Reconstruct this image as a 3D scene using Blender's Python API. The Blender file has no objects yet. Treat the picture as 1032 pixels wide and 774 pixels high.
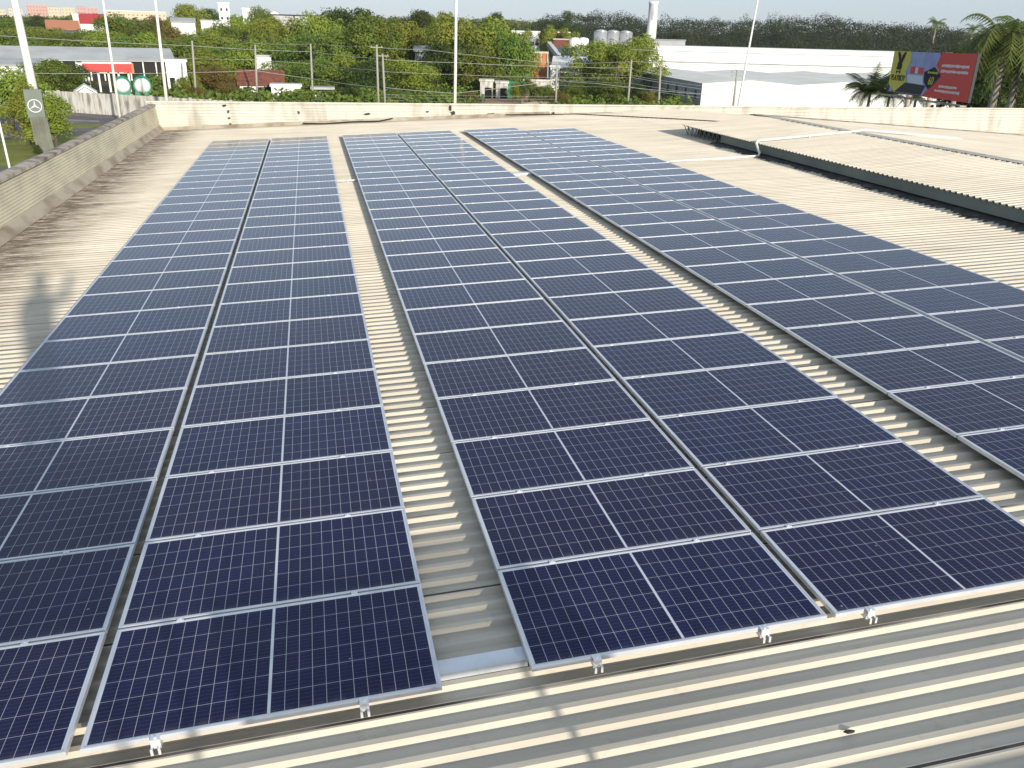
import bpy, bmesh, math, random
import numpy as np
from mathutils import Matrix, Vector
R_ = math.radians
random.seed(7); rng = np.random.default_rng(11)
scene = bpy.context.scene
col = scene.collection

# ---------------------------------------------------------------- camera, sky, sun, exposure
TH = R_(-2.5)                                   # the lower roof climbs 2.5 degrees to the right
RT = Matrix.Rotation(TH, 4, 'Y')                # roof frame -> world
CAMR = Vector((1.5938, -3.8439, 3.5568))        # camera in the roof frame
FPX, YAW, PIT, ROL = 843.1, .2163, .4031, -.0201
F_ = Vector((math.sin(YAW)*math.cos(PIT), math.cos(YAW)*math.cos(PIT), -math.sin(PIT)))
R0 = Vector((math.cos(YAW), -math.sin(YAW), 0)); U0 = R0.cross(F_)
RR = R0*math.cos(ROL) + U0*math.sin(ROL); UU = -R0*math.sin(ROL) + U0*math.cos(ROL)
M3 = RT.to_3x3()
CW, FW, RW, UW = M3@CAMR, M3@F_, M3@RR, M3@UU
cd = bpy.data.cameras.new('camera'); cam = bpy.data.objects.new('camera', cd); col.objects.link(cam)
cd.sensor_width = 36; cd.lens = FPX/1032*36; cd.clip_start = .05; cd.clip_end = 20000
m = Matrix((RW, UW, -FW)).transposed().to_4x4(); m.translation = CW
cam.matrix_world = m
scene.camera = cam

SUN_EL = R_(13.2)
sdir_r = Vector((.27, -1, 0)).normalized()*math.cos(SUN_EL) + Vector((0, 0, math.sin(SUN_EL)))
sdir = M3@sdir_r                                # direction towards the sun
w = bpy.data.worlds.new('World'); scene.world = w; w.use_nodes = True
nt = w.node_tree; bg = nt.nodes['Background']
sky = nt.nodes.new('ShaderNodeTexSky'); sky.sky_type = 'NISHITA'; sky.sun_disc = False
sky.sun_elevation = math.asin(sdir.z); sky.sun_rotation = math.atan2(sdir.x, sdir.y)
sky.air_density = 1.0; sky.dust_density = .5; sky.ozone_density = 2.2
hs0 = nt.nodes.new('ShaderNodeHueSaturation'); hs0.inputs['Saturation'].default_value = .58
tn = nt.nodes.new('ShaderNodeMix'); tn.data_type = 'RGBA'; tn.blend_type = 'MULTIPLY'; tn.inputs[0].default_value = 1; tn.inputs[7].default_value = (.97, .98, 1.06, 1)
nt.links.new(sky.outputs[0], hs0.inputs['Color']); nt.links.new(hs0.outputs[0], tn.inputs[6]); 
cm = nt.nodes.new('ShaderNodeMix'); cm.data_type = 'RGBA'; cm.inputs[0].default_value = .6; cm.inputs[7].default_value = (3.1, 3.85, 4.7, 1)
nt.links.new(tn.outputs[2], cm.inputs[6]); nt.links.new(cm.outputs[2], bg.inputs[0]); bg.inputs[1].default_value = .122
sl = bpy.data.lights.new('sun', 'SUN'); sl.energy = 3.7; sl.angle = R_(.9); sl.color = (1, .92, .79)
so = bpy.data.objects.new('sun', sl); col.objects.link(so)
so.rotation_euler = sdir.to_track_quat('Z', 'Y').to_euler()
scene.view_settings.view_transform = 'Standard'; scene.view_settings.look = 'None'
scene.view_settings.gamma = 1; scene.view_settings.exposure = .45
scene.view_settings.use_curve_mapping = False
scene.render.engine = 'CYCLES'
scene.cycles.volume_bounces = 0

# ---------------------------------------------------------------- helpers
def ray(px, py): return FW + RW*((px-516)/FPX) - UW*((py-387)/FPX)
def P(px, py, D):                               # world point seen at px,py, D metres away over ground
    d = ray(px, py); return CW + d*(D/math.hypot(d.x, d.y))
def pxy(v):
    v = v-CW; z = v.dot(FW); return 516+FPX*v.dot(RW)/z, 387-FPX*v.dot(UW)/z, z

def mat(name, color, rough=.8, metal=0, spec=.3, noise=None, bump=None):
    """noise = (scale, second colour, contrast low, high, stretch xyz)"""
    mt = bpy.data.materials.new(name); mt.use_nodes = True; n = mt.node_tree; b = n.nodes['Principled BSDF']
    b.inputs['Base Color'].default_value = (*color, 1); b.inputs['Roughness'].default_value = rough
    b.inputs['Metallic'].default_value = metal; b.inputs['Specular IOR Level'].default_value = spec
    if noise:
        tc = n.nodes.new('ShaderNodeTexCoord'); mp = n.nodes.new('ShaderNodeMapping'); ns = n.nodes.new('ShaderNodeTexNoise')
        mp.inputs['Scale'].default_value = noise[4] if len(noise) > 4 else (1, 1, 1)
        ns.inputs['Scale'].default_value = noise[0]; ns.inputs['Detail'].default_value = 6
        mr = n.nodes.new('ShaderNodeMapRange'); mr.inputs[1].default_value = noise[2]; mr.inputs[2].default_value = noise[3]
        mx = n.nodes.new('ShaderNodeMix'); mx.data_type = 'RGBA'
        mx.inputs[6].default_value = (*color, 1); mx.inputs[7].default_value = (*noise[1], 1)
        L = n.links.new
        L(tc.outputs['Object'], mp.inputs[0]); L(mp.outputs[0], ns.inputs['Vector']); L(ns.outputs[0], mr.inputs[0])
        L(mr.outputs[0], mx.inputs[0]); L(mx.outputs[2], b.inputs['Base Color'])
        if bump:
            bp = n.nodes.new('ShaderNodeBump'); bp.inputs['Strength'].default_value = bump; bp.inputs['Distance'].default_value = .02
            L(ns.outputs[0], bp.inputs['Height']); L(bp.outputs[0], b.inputs['Normal'])
    return mt

class NT:                                        # small node-graph writer
    def __init__(s, mt): s.n = mt.node_tree.nodes; s.l = mt.node_tree.links.new
    def v(s, sock, val):
        if isinstance(val, (int, float)): sock.default_value = val
        elif isinstance(val, tuple): sock.default_value = val
        else: s.l(val, sock)
    def m(s, op, a, b=0., c=0.):
        q = s.n.new('ShaderNodeMath'); q.operation = op; s.v(q.inputs[0], a); s.v(q.inputs[1], b); s.v(q.inputs[2], c); return q.outputs[0]
    def mix(s, f, a, b):
        q = s.n.new('ShaderNodeMix'); q.data_type = 'RGBA'; s.v(q.inputs[0], f); s.v(q.inputs[6], a); s.v(q.inputs[7], b); return q.outputs[2]
    def noise(s, vec, scale, detail=4, rough=.5):
        q = s.n.new('ShaderNodeTexNoise'); s.l(vec, q.inputs['Vector']); q.inputs['Scale'].default_value = scale
        q.inputs['Detail'].default_value = detail; q.inputs['Roughness'].default_value = rough; return q.outputs[0]
    def map(s, vec, sc):
        q = s.n.new('ShaderNodeMapping'); s.l(vec, q.inputs[0]); q.inputs['Scale'].default_value = sc; return q.outputs[0]
    def rng(s, x, a, b, c=0., d=1.):
        q = s.n.new('ShaderNodeMapRange'); s.v(q.inputs[0], x); q.inputs[1].default_value = a; q.inputs[2].default_value = b
        q.inputs[3].default_value = c; q.inputs[4].default_value = d; return q.outputs[0]
    def obj(s):
        q = s.n.new('ShaderNodeTexCoord'); return q.outputs['Object']
    def sep(s, v):
        q = s.n.new('ShaderNodeSeparateXYZ'); s.l(v, q.inputs[0]); return q.outputs

class MB:                                        # collects shapes, builds ONE mesh object
    def __init__(s): s.v = []; s.f = []
    def add(s, vs, fs):
        o = len(s.v); s.v += [tuple(x) for x in vs]; s.f += [tuple(i+o for i in f) for f in fs]; return s
    def box(s, x0, x1, y0, y1, z0, z1):
        return s.add([(x0,y0,z0),(x1,y0,z0),(x1,y1,z0),(x0,y1,z0),(x0,y0,z1),(x1,y0,z1),(x1,y1,z1),(x0,y1,z1)],
                     [(0,3,2,1),(4,5,6,7),(0,1,5,4),(1,2,6,5),(2,3,7,6),(3,0,4,7)])
    def prism(s, prof, a, b, axis='x'):          # profile of (p,q) extruded along an axis
        n = len(prof)
        f = {'x': lambda t, p, q: (t, p, q), 'y': lambda t, p, q: (p, t, q), 'z': lambda t, p, q: (p, q, t)}[axis]
        vs = [f(a, p, q) for p, q in prof]+[f(b, p, q) for p, q in prof]
        fs = [tuple(range(n))[::-1], tuple(range(n, 2*n))]+[(i, (i+1) % n, n+(i+1) % n, n+i) for i in range(n)]
        return s.add(vs, fs)
    def tube(s, pts, rad, n=8, cap=True):
        pts = [Vector(p) for p in pts]; rad = rad if isinstance(rad, (list, tuple)) else [rad]*len(pts)
        o = len(s.v); up = None
        for i, p in enumerate(pts):
            t = (pts[min(i+1, len(pts)-1)]-pts[max(i-1, 0)]).normalized()
            a = t.orthogonal().normalized() if up is None else (up-t*up.dot(t)).normalized(); up = a; b = t.cross(a)
            for k in range(n):
                an = 2*math.pi*k/n; s.v.append(tuple(p+(a*math.cos(an)+b*math.sin(an))*rad[i]))
        for i in range(len(pts)-1):
            for k in range(n):
                s.f.append((o+i*n+k, o+i*n+(k+1) % n, o+(i+1)*n+(k+1) % n, o+(i+1)*n+k))
        if cap: s.f.append(tuple(o+k for k in range(n))[::-1]); s.f.append(tuple(o+(len(pts)-1)*n+k for k in range(n)))
        return s
    def lathe(s, prof, n=24, c=(0, 0)):          # (r,z)
        o = len(s.v)
        for r, z in prof:
            for k in range(n):
                a = 2*math.pi*k/n; s.v.append((c[0]+r*math.cos(a), c[1]+r*math.sin(a), z))
        for i in range(len(prof)-1):
            for k in range(n): s.f.append((o+i*n+k, o+i*n+(k+1) % n, o+(i+1)*n+(k+1) % n, o+(i+1)*n+k))
        s.f.append(tuple(o+(len(prof)-1)*n+k for k in range(n))); s.f.append(tuple(o+k for k in range(n))[::-1])
        return s
    def build(s, name, m, parent=None, smooth=False, bevel=0):
        me = bpy.data.meshes.new(name); me.from_pydata(s.v, [], s.f); me.update()
        if smooth: me.shade_smooth()
        me.materials.append(m); o = bpy.data.objects.new(name, me); col.objects.link(o)
        if parent is not None: o.parent = parent
        if bevel:
            b = o.modifiers.new('bevel', 'BEVEL'); b.width = bevel; b.segments = 2; b.limit_method = 'ANGLE'
        return o

def tag(o, label=None, cat=None, group=None, kind=None):
    if label: o['label'] = label
    if cat: o['category'] = cat
    if group: o['group'] = group
    if kind: o['kind'] = kind
    return o
def empty(name, loc=(0, 0, 0), rot=(0, 0, 0), sc=1):
    o = bpy.data.objects.new(name, None); col.objects.link(o); o.location = loc; o.rotation_euler = rot; o.scale = (sc,)*3
    o.empty_display_size = .2; return o
def onroof(o, loc=(0, 0, 0)):                    # place in the roof frame
    o.location = RT@Vector(loc); o.rotation_euler = (0, TH, 0); return o
KIDS = {}
def reg(root): KIDS[root.name] = [c for c in bpy.data.objects if c.parent == root]; return root
def copy_tree(o, parent=None):
    c = o.copy(); col.objects.link(c)
    if parent is not None: c.parent = parent
    for ch in KIDS.get(o.name, []): copy_tree(ch, c)
    return c
def smooth_rand(n, k, amp):
    a = rng.normal(size=n+2*k); ker = np.hanning(2*k+1); ker /= np.sqrt((ker**2).sum()); return (np.convolve(a, ker, 'valid')[:n])*amp
ORD = ['nearest', 'second', 'third', 'fourth', 'fifth', 'sixth', 'seventh', 'eighth', 'ninth', 'tenth', 'eleventh', 'twelfth',
       'thirteenth', 'fourteenth', 'fifteenth', 'sixteenth', 'seventeenth', 'eighteenth', 'nineteenth', 'twentieth',
       'twenty-first', 'twenty-second', 'twenty-third', 'twenty-fourth', 'twenty-fifth', 'twenty-sixth', 'twenty-seventh', 'twenty-eighth']

# ---------------------------------------------------------------- materials
def roof_mat(name, grime_x=None):
    mt = bpy.data.materials.new(name); mt.use_nodes = True; g = NT(mt); b = g.n['Principled BSDF']
    ob = g.obj(); sx, sy, sz = g.sep(ob)
    big = g.noise(ob, .5, 5); streak = g.noise(g.map(ob, (.35, 9, 3)), 1.0, 5, .6); fine = g.noise(ob, 9, 5, .65)
    c = g.mix(g.rng(big, .35, .65), (.67, .60, .485, 1), (.59, .525, .42, 1))
    c = g.mix(g.rng(streak, .45, .75, 0, .55), c, (.36, .325, .26, 1))
    c = g.mix(g.rng(fine, .58, .75, 0, .4), c, (.33, .29, .23, 1))
    # side laps: a dark joint every six ribs, broken up
    fr = g.m('FRACT', g.m('DIVIDE', g.m('ADD', sy, 100*1.05+.055), 1.05))
    ln = g.m('LESS_THAN', fr, .020)
    brk = g.rng(g.noise(g.map(ob, (.5, 1, 1)), 1.7, 3), .33, .55)
    c = g.mix(g.m('MULTIPLY', ln, brk), c, (.06, .05, .045, 1))
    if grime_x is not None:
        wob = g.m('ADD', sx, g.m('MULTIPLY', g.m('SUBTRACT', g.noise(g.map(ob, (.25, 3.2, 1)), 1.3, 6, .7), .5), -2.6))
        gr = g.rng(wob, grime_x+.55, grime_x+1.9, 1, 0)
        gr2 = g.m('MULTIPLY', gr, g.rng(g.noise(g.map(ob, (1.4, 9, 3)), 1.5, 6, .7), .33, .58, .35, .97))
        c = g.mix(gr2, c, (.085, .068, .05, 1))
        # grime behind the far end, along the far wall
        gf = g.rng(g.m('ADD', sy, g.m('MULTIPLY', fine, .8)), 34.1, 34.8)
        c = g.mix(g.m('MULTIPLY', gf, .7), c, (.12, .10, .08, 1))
    g.l(c, b.inputs['Base Color']); b.inputs['Roughness'].default_value = .55; b.inputs['Specular IOR Level'].default_value = .35
    bp = g.n.new('ShaderNodeBump'); bp.inputs['Strength'].default_value = .25; bp.inputs['Distance'].default_value = .004
    g.l(g.noise(ob, 6, 3), bp.inputs['Height']); g.l(bp.outputs[0], b.inputs['Normal'])
    return mt
def cell_mat(name):
    mt = bpy.data.materials.new(name); mt.use_nodes = True; g = NT(mt); b = g.n['Principled BSDF']
    ob = g.obj(); sx, sy, sz = g.sep(ob)
    px_, py_ = .0795, .1605
    ax = g.m('SUBTRACT', g.m('ABSOLUTE', sx), .008)
    u = g.m('DIVIDE', ax, px_); v = g.m('DIVIDE', g.m('ADD', sy, .4815), py_)
    fu = g.m('FRACT', u); fv = g.m('FRACT', v)
    def edge(f, wd): return g.m('GREATER_THAN', g.m('ABSOLUTE', g.m('SUBTRACT', f, .5)), .5-wd)
    line = g.m('MAXIMUM', edge(fu, .0014/px_), edge(fv, .0014/py_))
    inx = g.m('MULTIPLY', g.m('GREATER_THAN', u, 0), g.m('LESS_THAN', u, 12))
    iny = g.m('MULTIPLY', g.m('GREATER_THAN', v, 0), g.m('LESS_THAN', v, 6))
    inside = g.m('MULTIPLY', inx, iny)
    bus = g.m('GREATER_THAN', g.m('ABSOLUTE', g.m('SUBTRACT', g.m('FRACT', g.m('MULTIPLY', fv, 5)), .5)), .5-.016)
    bus = g.m('MULTIPLY', edge(g.m('FRACT', g.m('ADD', g.m('MULTIPLY', fv, 5), .5)), .018), 1)
    oi = g.n.new('ShaderNodeObjectInfo')
    wn = g.n.new('ShaderNodeTexWhiteNoise'); wn.noise_dimensions = '3D'
    cb = g.n.new('ShaderNodeCombineXYZ'); g.l(g.m('FLOOR', g.m('ADD', g.m('DIVIDE', sx, px_), .1)), cb.inputs[0]); g.l(g.m('FLOOR', v), cb.inputs[1])
    g.l(g.m('MULTIPLY', oi.outputs['Random'], 91.7), cb.inputs[2]); g.l(cb.outputs[0], wn.inputs['Vector'])
    vo = g.n.new('ShaderNodeTexVoronoi'); g.l(ob, vo.inputs['Vector']); vo.inputs['Scale'].default_value = 55
    sc = g.n.new('ShaderNodeSeparateColor'); g.l(vo.outputs['Color'], sc.inputs[0])
    base = g.mix(g.m('ADD', g.m('MULTIPLY', wn.outputs['Value'], .55), g.m('MULTIPLY', sc.outputs[0], .45)), (.0036, .0068, .042, 1), (.0092, .0140, .073, 1))
    base = g.mix(g.rng(oi.outputs['Random'], .0, 1, 0, .45), base, (.012, .010, .036, 1))
    c = g.mix(g.m('MULTIPLY', bus, .38), base, (.30, .30, .31, 1))
    c = g.mix(line, c, (.50, .51, .55, 1))
    c = g.mix(inside, (.66, .68, .72, 1), c)
    ov = g.n.new('ShaderNodeVectorMath'); ov.operation = 'ADD'; g.l(ob, ov.inputs[0])
    cb2 = g.n.new('ShaderNodeCombineXYZ'); g.l(g.m('MULTIPLY', oi.outputs['Random'], 57.), cb2.inputs[0]); g.l(g.m('MULTIPLY', oi.outputs['Random'], 31.), cb2.inputs[1]); g.l(cb2.outputs[0], ov.inputs[1])
    dust = g.noise(ov.outputs[0], 2.2, 5, .6)
    c = g.mix(g.rng(dust, .4, .8, .002, .022), c, (.42, .37, .30, 1))
    rim = g.m('MULTIPLY', g.rng(sy, -.49, -.43, 1, 0), g.rng(g.noise(g.map(ov.outputs[0], (6, 1, 1)), 2.0, 4, .6), .35, .7, 0, .16))
    c = g.mix(rim, c, (.40, .35, .28, 1))
    spot = g.m('GREATER_THAN', g.noise(ov.outputs[0], 17, 1), .835)
    c = g.mix(g.m('MULTIPLY', spot, .45), c, (.6, .58, .52, 1))
    g.l(c, b.inputs['Base Color']); b.inputs['IOR'].default_value = 1.45; b.inputs['Specular IOR Level'].default_value = .27
    g.l(g.rng(dust, .3, .8, .07, .15), b.inputs['Roughness'])
    return mt
M = dict(
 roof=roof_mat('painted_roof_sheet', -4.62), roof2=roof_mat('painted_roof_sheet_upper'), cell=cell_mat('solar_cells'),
 alu=mat('anodised_aluminium', (.78, .79, .81), .4, .4, .5, (3, (.62, .63, .66), .35, .7)),
 clamp=mat('bright_aluminium', (.85, .85, .86), .3, .4, .5),
 white=mat('white_paint', (.80, .79, .76), .5, 0, .4, (2, (.68, .66, .62), .45, .75)),
 whiter=mat('white_wall_paint', (.82, .82, .80), .7, 0, .2, (.3, (.70, .69, .66), .5, .8)),
 galv=mat('galvanised_tray', (.70, .73, .78), .35, .3, .5, (4, (.56, .58, .62), .4, .7)),
 wallp=mat('weathered_cream_sheet', (.80, .73, .56), .65, 0, .3, (1.1, (.60, .54, .42), .42, .74, (1, .8, 1.5))),
 wallf=mat('cream_sheet', (.60, .58, .51), .6, 0, .3, (1.2, (.42, .39, .32), .48, .74, (2.2, 1, .5))),
 cap=mat('mossy_cap', (.52, .44, .36), .9, 0, .2, (2.5, (.13, .105, .08), .42, .72), .2),
 flash=mat('stained_flashing', (.50, .43, .33), .8, 0, .2, (2, (.26, .20, .14), .42, .72, (1, .5, 1))),
 fascia=mat('dark_green_grey_fascia', (.19, .215, .19), .6, 0, .3, (1, (.14, .165, .145), .4, .7)),
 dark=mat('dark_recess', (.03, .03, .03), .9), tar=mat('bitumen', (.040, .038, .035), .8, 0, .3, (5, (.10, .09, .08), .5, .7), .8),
 black=mat('black_plastic', (.02, .02, .02), .5), conc=mat('concrete', (.36, .35, .32), .9, 0, .2, (.8, (.22, .21, .19), .4, .7), .3),
 cfence=mat('stained_concrete_wall', (.62, .60, .54), .9, 0, .2, (.9, (.24, .22, .18), .44, .66, (2.2, 2.2, .45))),
 grass=mat('grass_patch', (.27, .27, .07), .95, 0, .1, (.5, (.17, .20, .05), .35, .65)),
 ground=mat('ground_soil_grass', (.06, .075, .025), .95, 0, .1, (.03, (.12, .095, .05), .45, .65)),
 asphalt=mat('worn_asphalt', (.15, .135, .13), .9, 0, .2, (.25, (.25, .21, .19), .4, .7)),
 dirt=mat('orange_earth', (.42, .27, .16), .95, 0, .1, (.2, (.30, .19, .11), .4, .7)),
 sand=mat('pale_sand', (.52, .42, .28), .95, 0, .1, (.5, (.40, .32, .22), .4, .7)),
 pole=mat('white_pole_paint', (.80, .78, .72), .5), cpole=mat('concrete_pole', (.36, .345, .31), .85),
 wire=mat('aluminium_cable', (.42, .42, .40), .5, .3), wdark=mat('dark_cable', (.03, .03, .03), .6),
 red=mat('red_sheet', (.50, .055, .05), .55), tile=mat('clay_tile', (.24, .085, .055), .85, 0, .2, (1.5, (.13, .06, .045), .4, .65)),
 orange=mat('orange_plaster', (.55, .25, .10), .9, 0, .2, (.8, (.42, .18, .08), .4, .7)),
 ochre=mat('terracotta_roof', (.46, .20, .11), .85), pink=mat('pink_plaster', (.55, .34, .29), .9), cream=mat('cream_plaster', (.60, .52, .38), .9),
 beige=mat('beige_roof_sheet', (.86, .83, .76), .7, 0, .2, (.15, (.78, .72, .60), .4, .7)),
 grey=mat('grey_sheet', (.36, .38, .40), .6, 0, .3, (.3, (.26, .28, .30), .4, .7)), lgrey=mat('light_grey_roof', (.50, .51, .50), .7, 0, .2, (.2, (.40, .40, .39), .4, .7)),
 olive=mat('olive_grey_cloth', (.20, .205, .165), .8, 0, .2, (.8, (.13, .135, .11), .4, .7)), blue=mat('blue_sheet', (.05, .09, .20), .6), green=mat('green_enamel', (.02, .22, .12), .4), steel=mat('tank_steel', (.60, .61, .61), .35, .6, .5),
 glass=mat('window_glass', (.02, .025, .03), .15, 0, .5), trunk=mat('bark', (.13, .10, .075), .9, 0, .1, (2, (.07, .055, .04), .4, .7)),
 palmt=mat('palm_trunk', (.30, .27, .23), .9, 0, .1, (1.5, (.18, .16, .13), .4, .7)),
 yellow=mat('poster_olive_yellow', (.66, .58, .10), .6), pred=mat('poster_red', (.68, .085, .07), .6),
 pblue=mat('poster_blue', (.30, .32, .58), .6, 0, .3, (1.2, (.42, .46, .66), .4, .7)), pdark=mat('poster_dark', (.035, .04, .045), .6),
 ppale=mat('poster_pale', (.62, .68, .74), .6), ink=mat('poster_ink', (.012, .012, .012), .6), pwhite=mat('poster_white', (.75, .75, .72), .6),
 skin=mat('skin', (.35, .20, .13), .6), shirt=mat('shirt_cloth', (.10, .13, .22), .9), trouser=mat('trouser_cloth', (.04, .045, .06), .9), hair=mat('hair', (.015, .012, .01), .7),
)
def leaf_mat(name, a, b2):
    mt = bpy.data.materials.new(name); mt.use_nodes = True; g = NT(mt); b = g.n['Principled BSDF']
    oi = g.n.new('ShaderNodeObjectInfo'); ob = g.obj()
    c = g.mix(g.rng(g.noise(ob, .45, 4, .6), .35, .65), (*a, 1), (*b2, 1))
    c = g.mix(g.rng(g.noise(ob, 3.5, 2), .5, .8, 0, .5), c, (a[0]*1.7, a[1]*1.25, a[2], 1))
    hs = g.n.new('ShaderNodeHueSaturation'); g.l(c, hs.inputs['Color'])
    g.l(g.rng(oi.outputs['Random'], 0, 1, .47, .515), hs.inputs['Hue']); g.l(g.rng(oi.outputs['Random'], 0, 1, .8, 1.15), hs.inputs['Value'])
    g.l(hs.outputs[0], b.inputs['Base Color']); b.inputs['Roughness'].default_value = .6; b.inputs['Specular IOR Level'].default_value = .2
    tr = g.n.new('ShaderNodeBsdfTranslucent'); g.l(hs.outputs[0], tr.inputs[0])
    ms = g.n.new('ShaderNodeMixShader'); ms.inputs[0].default_value = .22
    g.l(b.outputs[0], ms.inputs[1]); g.l(tr.outputs[0], ms.inputs[2]); g.l(ms.outputs[0], g.n['Material Output'].inputs[0])
    return mt
LEAF = dict(bright=leaf_mat('leaves_bright', (.27, .33, .05), (.15, .22, .03)), mid=leaf_mat('leaves_mid', (.17, .235, .04), (.09, .15, .025)),
            dark=leaf_mat('leaves_dark', (.07, .11, .025), (.04, .07, .016)), dry=leaf_mat('leaves_dry', (.24, .19, .05), (.13, .12, .03)),
            wood=leaf_mat('leaves_wood', (.060, .085, .034), (.034, .052, .022)), palm=leaf_mat('leaves_palm', (.15, .20, .05), (.08, .12, .03)))

# ---------------------------------------------------------------- the ground
def sstep(a, b, x): t = min(max((x-a)/(b-a), 0), 1); return t*t*(3-2*t)
def H(x, y):
    d = math.hypot(x-CW.x, y-CW.y); az = math.degrees(math.atan2(x-CW.x, y-CW.y))
    return -7+6.0*sstep(165, 380, d)*(1-.75*sstep(8, 22, az))+13*sstep(380, 1500, d)
def ground_patch(name, m, poly, dz, kind='structure'):
    mb = MB(); mb.add([(x, y, H(x, y)+dz) for x, y in poly], [tuple(range(len(poly)))])
    return tag(mb.build(name, m), kind=kind)
mb = MB(); rads = [0, 20, 40, 70, 100, 130, 150, 165, 180, 200, 220, 245, 270, 300, 330, 360, 400, 500, 650, 800, 1000, 1250, 1500, 2500, 5000, 9000]; NA = 96
vs = []
for r in rads:
    for k in range(NA):
        a = 2*math.pi*k/NA; x, y = CW.x+r*math.sin(a), CW.y+r*math.cos(a); vs.append((x, y, H(x, y)))
mb.add(vs, [(i*NA+k, (i+1)*NA+k, (i+1)*NA+(k+1) % NA, i*NA+(k+1) % NA) for i in range(len(rads)-1) for k in range(NA)])
tag(mb.build('ground', M['ground']), kind='structure')
def G(px, py, z=-7):
    d = ray(px, py); t = (z-CW.z)/d.z; return CW+d*t
def quadpx(name, m, pts, dz):
    return ground_patch(name, m, [tuple(G(*p)[:2]) for p in pts][::-1], dz)
quadpx('road', M['asphalt'], [(-90, 205), (60, 178), (150, 162), (150, 150), (60, 163), (-90, 178)], .008)
quadpx('lawn', M['grass'], [(-90, 178), (60, 163), (150, 150), (150, 128), (55, 138), (-90, 146)], .012)
quadpx('driveway', M['asphalt'], [(-90, 146), (55, 138), (150, 128), (150, 113), (55, 108), (-90, 108)], .008)
quadpx('kerb_strip', M['conc'], [(20, 121.5), (55, 121), (100, 123), (100, 121.8), (55, 119.5), (20, 120)], .02)
quadpx('verge', M['grass'], [(48, 131), (90, 129), (105, 127), (100, 125), (70, 126), (48, 128)], .016)
quadpx('dirt_yard', M['dirt'], [(486, 108), (545, 110), (560, 110), (520, 88), (500, 82), (484, 92)], .02)

# ---------------------------------------------------------------- our building: roof, parapets
bld = onroof(empty('warehouse'))
tag(bld, 'warehouse roof of beige ribbed metal sheets with low parapets, carrying the solar panels', 'building')
PITCH = .175
def ribbed(x0, x1, y0, y1, zf, pitch=PITCH, h=.036, thick=False, nx=1):
    """ribs run along x; zf(x) gives the pan height"""
    prof = []; y = y0
    while y < y1-1e-6:
        prof += [(y, 0), (y+pitch*.44, 0), (y+pitch*.61, h), (y+pitch*.83, h)]; y += pitch
    prof.append((y, 0)); mb = MB(); n = len(prof); xs = [x0+(x1-x0)*i/nx for i in range(nx+1)]
    mb.add([(x, p, q+zf(x)) for x in xs for p, q in prof], [(i*n+k, (i+1)*n+k, (i+1)*n+k+1, i*n+k+1) for i in range(nx) for k in range(n-1)])
    return mb
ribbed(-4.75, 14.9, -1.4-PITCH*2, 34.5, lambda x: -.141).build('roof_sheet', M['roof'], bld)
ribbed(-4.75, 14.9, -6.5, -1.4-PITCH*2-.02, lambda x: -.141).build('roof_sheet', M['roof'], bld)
# beyond the raised part the roof goes on to its ridge and falls away to the right
ribbed(14.9, 18.0, 25.0, 34.5, lambda x: -.141).build('roof_sheet', M['roof2'], bld)
ribbed(18.0, 46, 25.0, 34.5, lambda x: -.141-.105*(x-18)).build('roof_sheet', M['roof2'], bld)
UPX, UPZ, RGX = 14.45, .205, 18.0
up = ribbed(UPX, RGX, -2, 25.2, lambda x: UPZ+.037*(x-UPX)).build('raised_roof_sheet', M['roof2'], bld)
UZR = UPZ+.037*(RGX-UPX)
ribbed(RGX, 46, -2, 25.2, lambda x: UZR-.105*(x-RGX)).build('raised_roof_sheet', M['roof2'], bld)
mb = MB(); mb.add([(RGX-.22, -2, UZR+.030), (RGX, -2, UZR+.05), (RGX+.22, -2, UZR+.012), (RGX-.22, 25.25, UZR+.030), (RGX, 25.25, UZR+.05), (RGX+.22, 25.25, UZR+.012)], [(0, 1, 4, 3), (1, 2, 5, 4)])
mb.build('ridge_cap', M['roof2'], bld)
mb = MB()                                        # row of screws beside the ridge cap
for k in range(0, 150, 2):
    y = -1.9+k*PITCH+PITCH*.72; z = UZR+.072
    mb.box(RGX-.29, RGX-.27, y-.012, y+.012, z-.05, z-.022)
mb.build('ridge_screws', M['dark'], bld)
# fascia, recess wall, brackets under the raised eave
MB().box(UPX+.06, UPX+.10, -2, 22.3, -.045, .19).build('fascia', M['fascia'], bld)
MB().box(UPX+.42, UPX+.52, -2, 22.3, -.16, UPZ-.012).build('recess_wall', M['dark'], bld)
mb = MB()
for k in range(9):
    y = 22.4+k*.33
    mb.tube([(UPX+.12, y, -.14), (UPX+.12, y, .19)], .018, 6); mb.tube([(UPX+.12, y, -.12), (UPX+.12, y+.33, .18)], .014, 6)
mb.box(UPX+.10, UPX+.14, 22.3, 25.15, .165, .195)
mb.build('eave_truss', M['fascia'], bld)
mb = MB(); n = 260; vs = []; ny = 6              # crumpled bitumen strip along the foot of the step
for i in range(n+1):
    y = -2+i*(24.7/n); e0 = 14.16+.16*math.sin(i*.37)*random.random()+random.uniform(-.07, .07)
    for j in range(ny+1):
        t = j/ny; x = e0+(14.86-e0)*t; vs.append((x, y, -.15 if j == 0 else -.098+.018*random.random()+.03*t))
mb.add(vs, [(i*(ny+1)+j, i*(ny+1)+j+1, (i+1)*(ny+1)+j+1, (i+1)*(ny+1)+j) for i in range(n) for j in range(ny)])
mb.build('bitumen_strip', M['tar'], bld)
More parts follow.
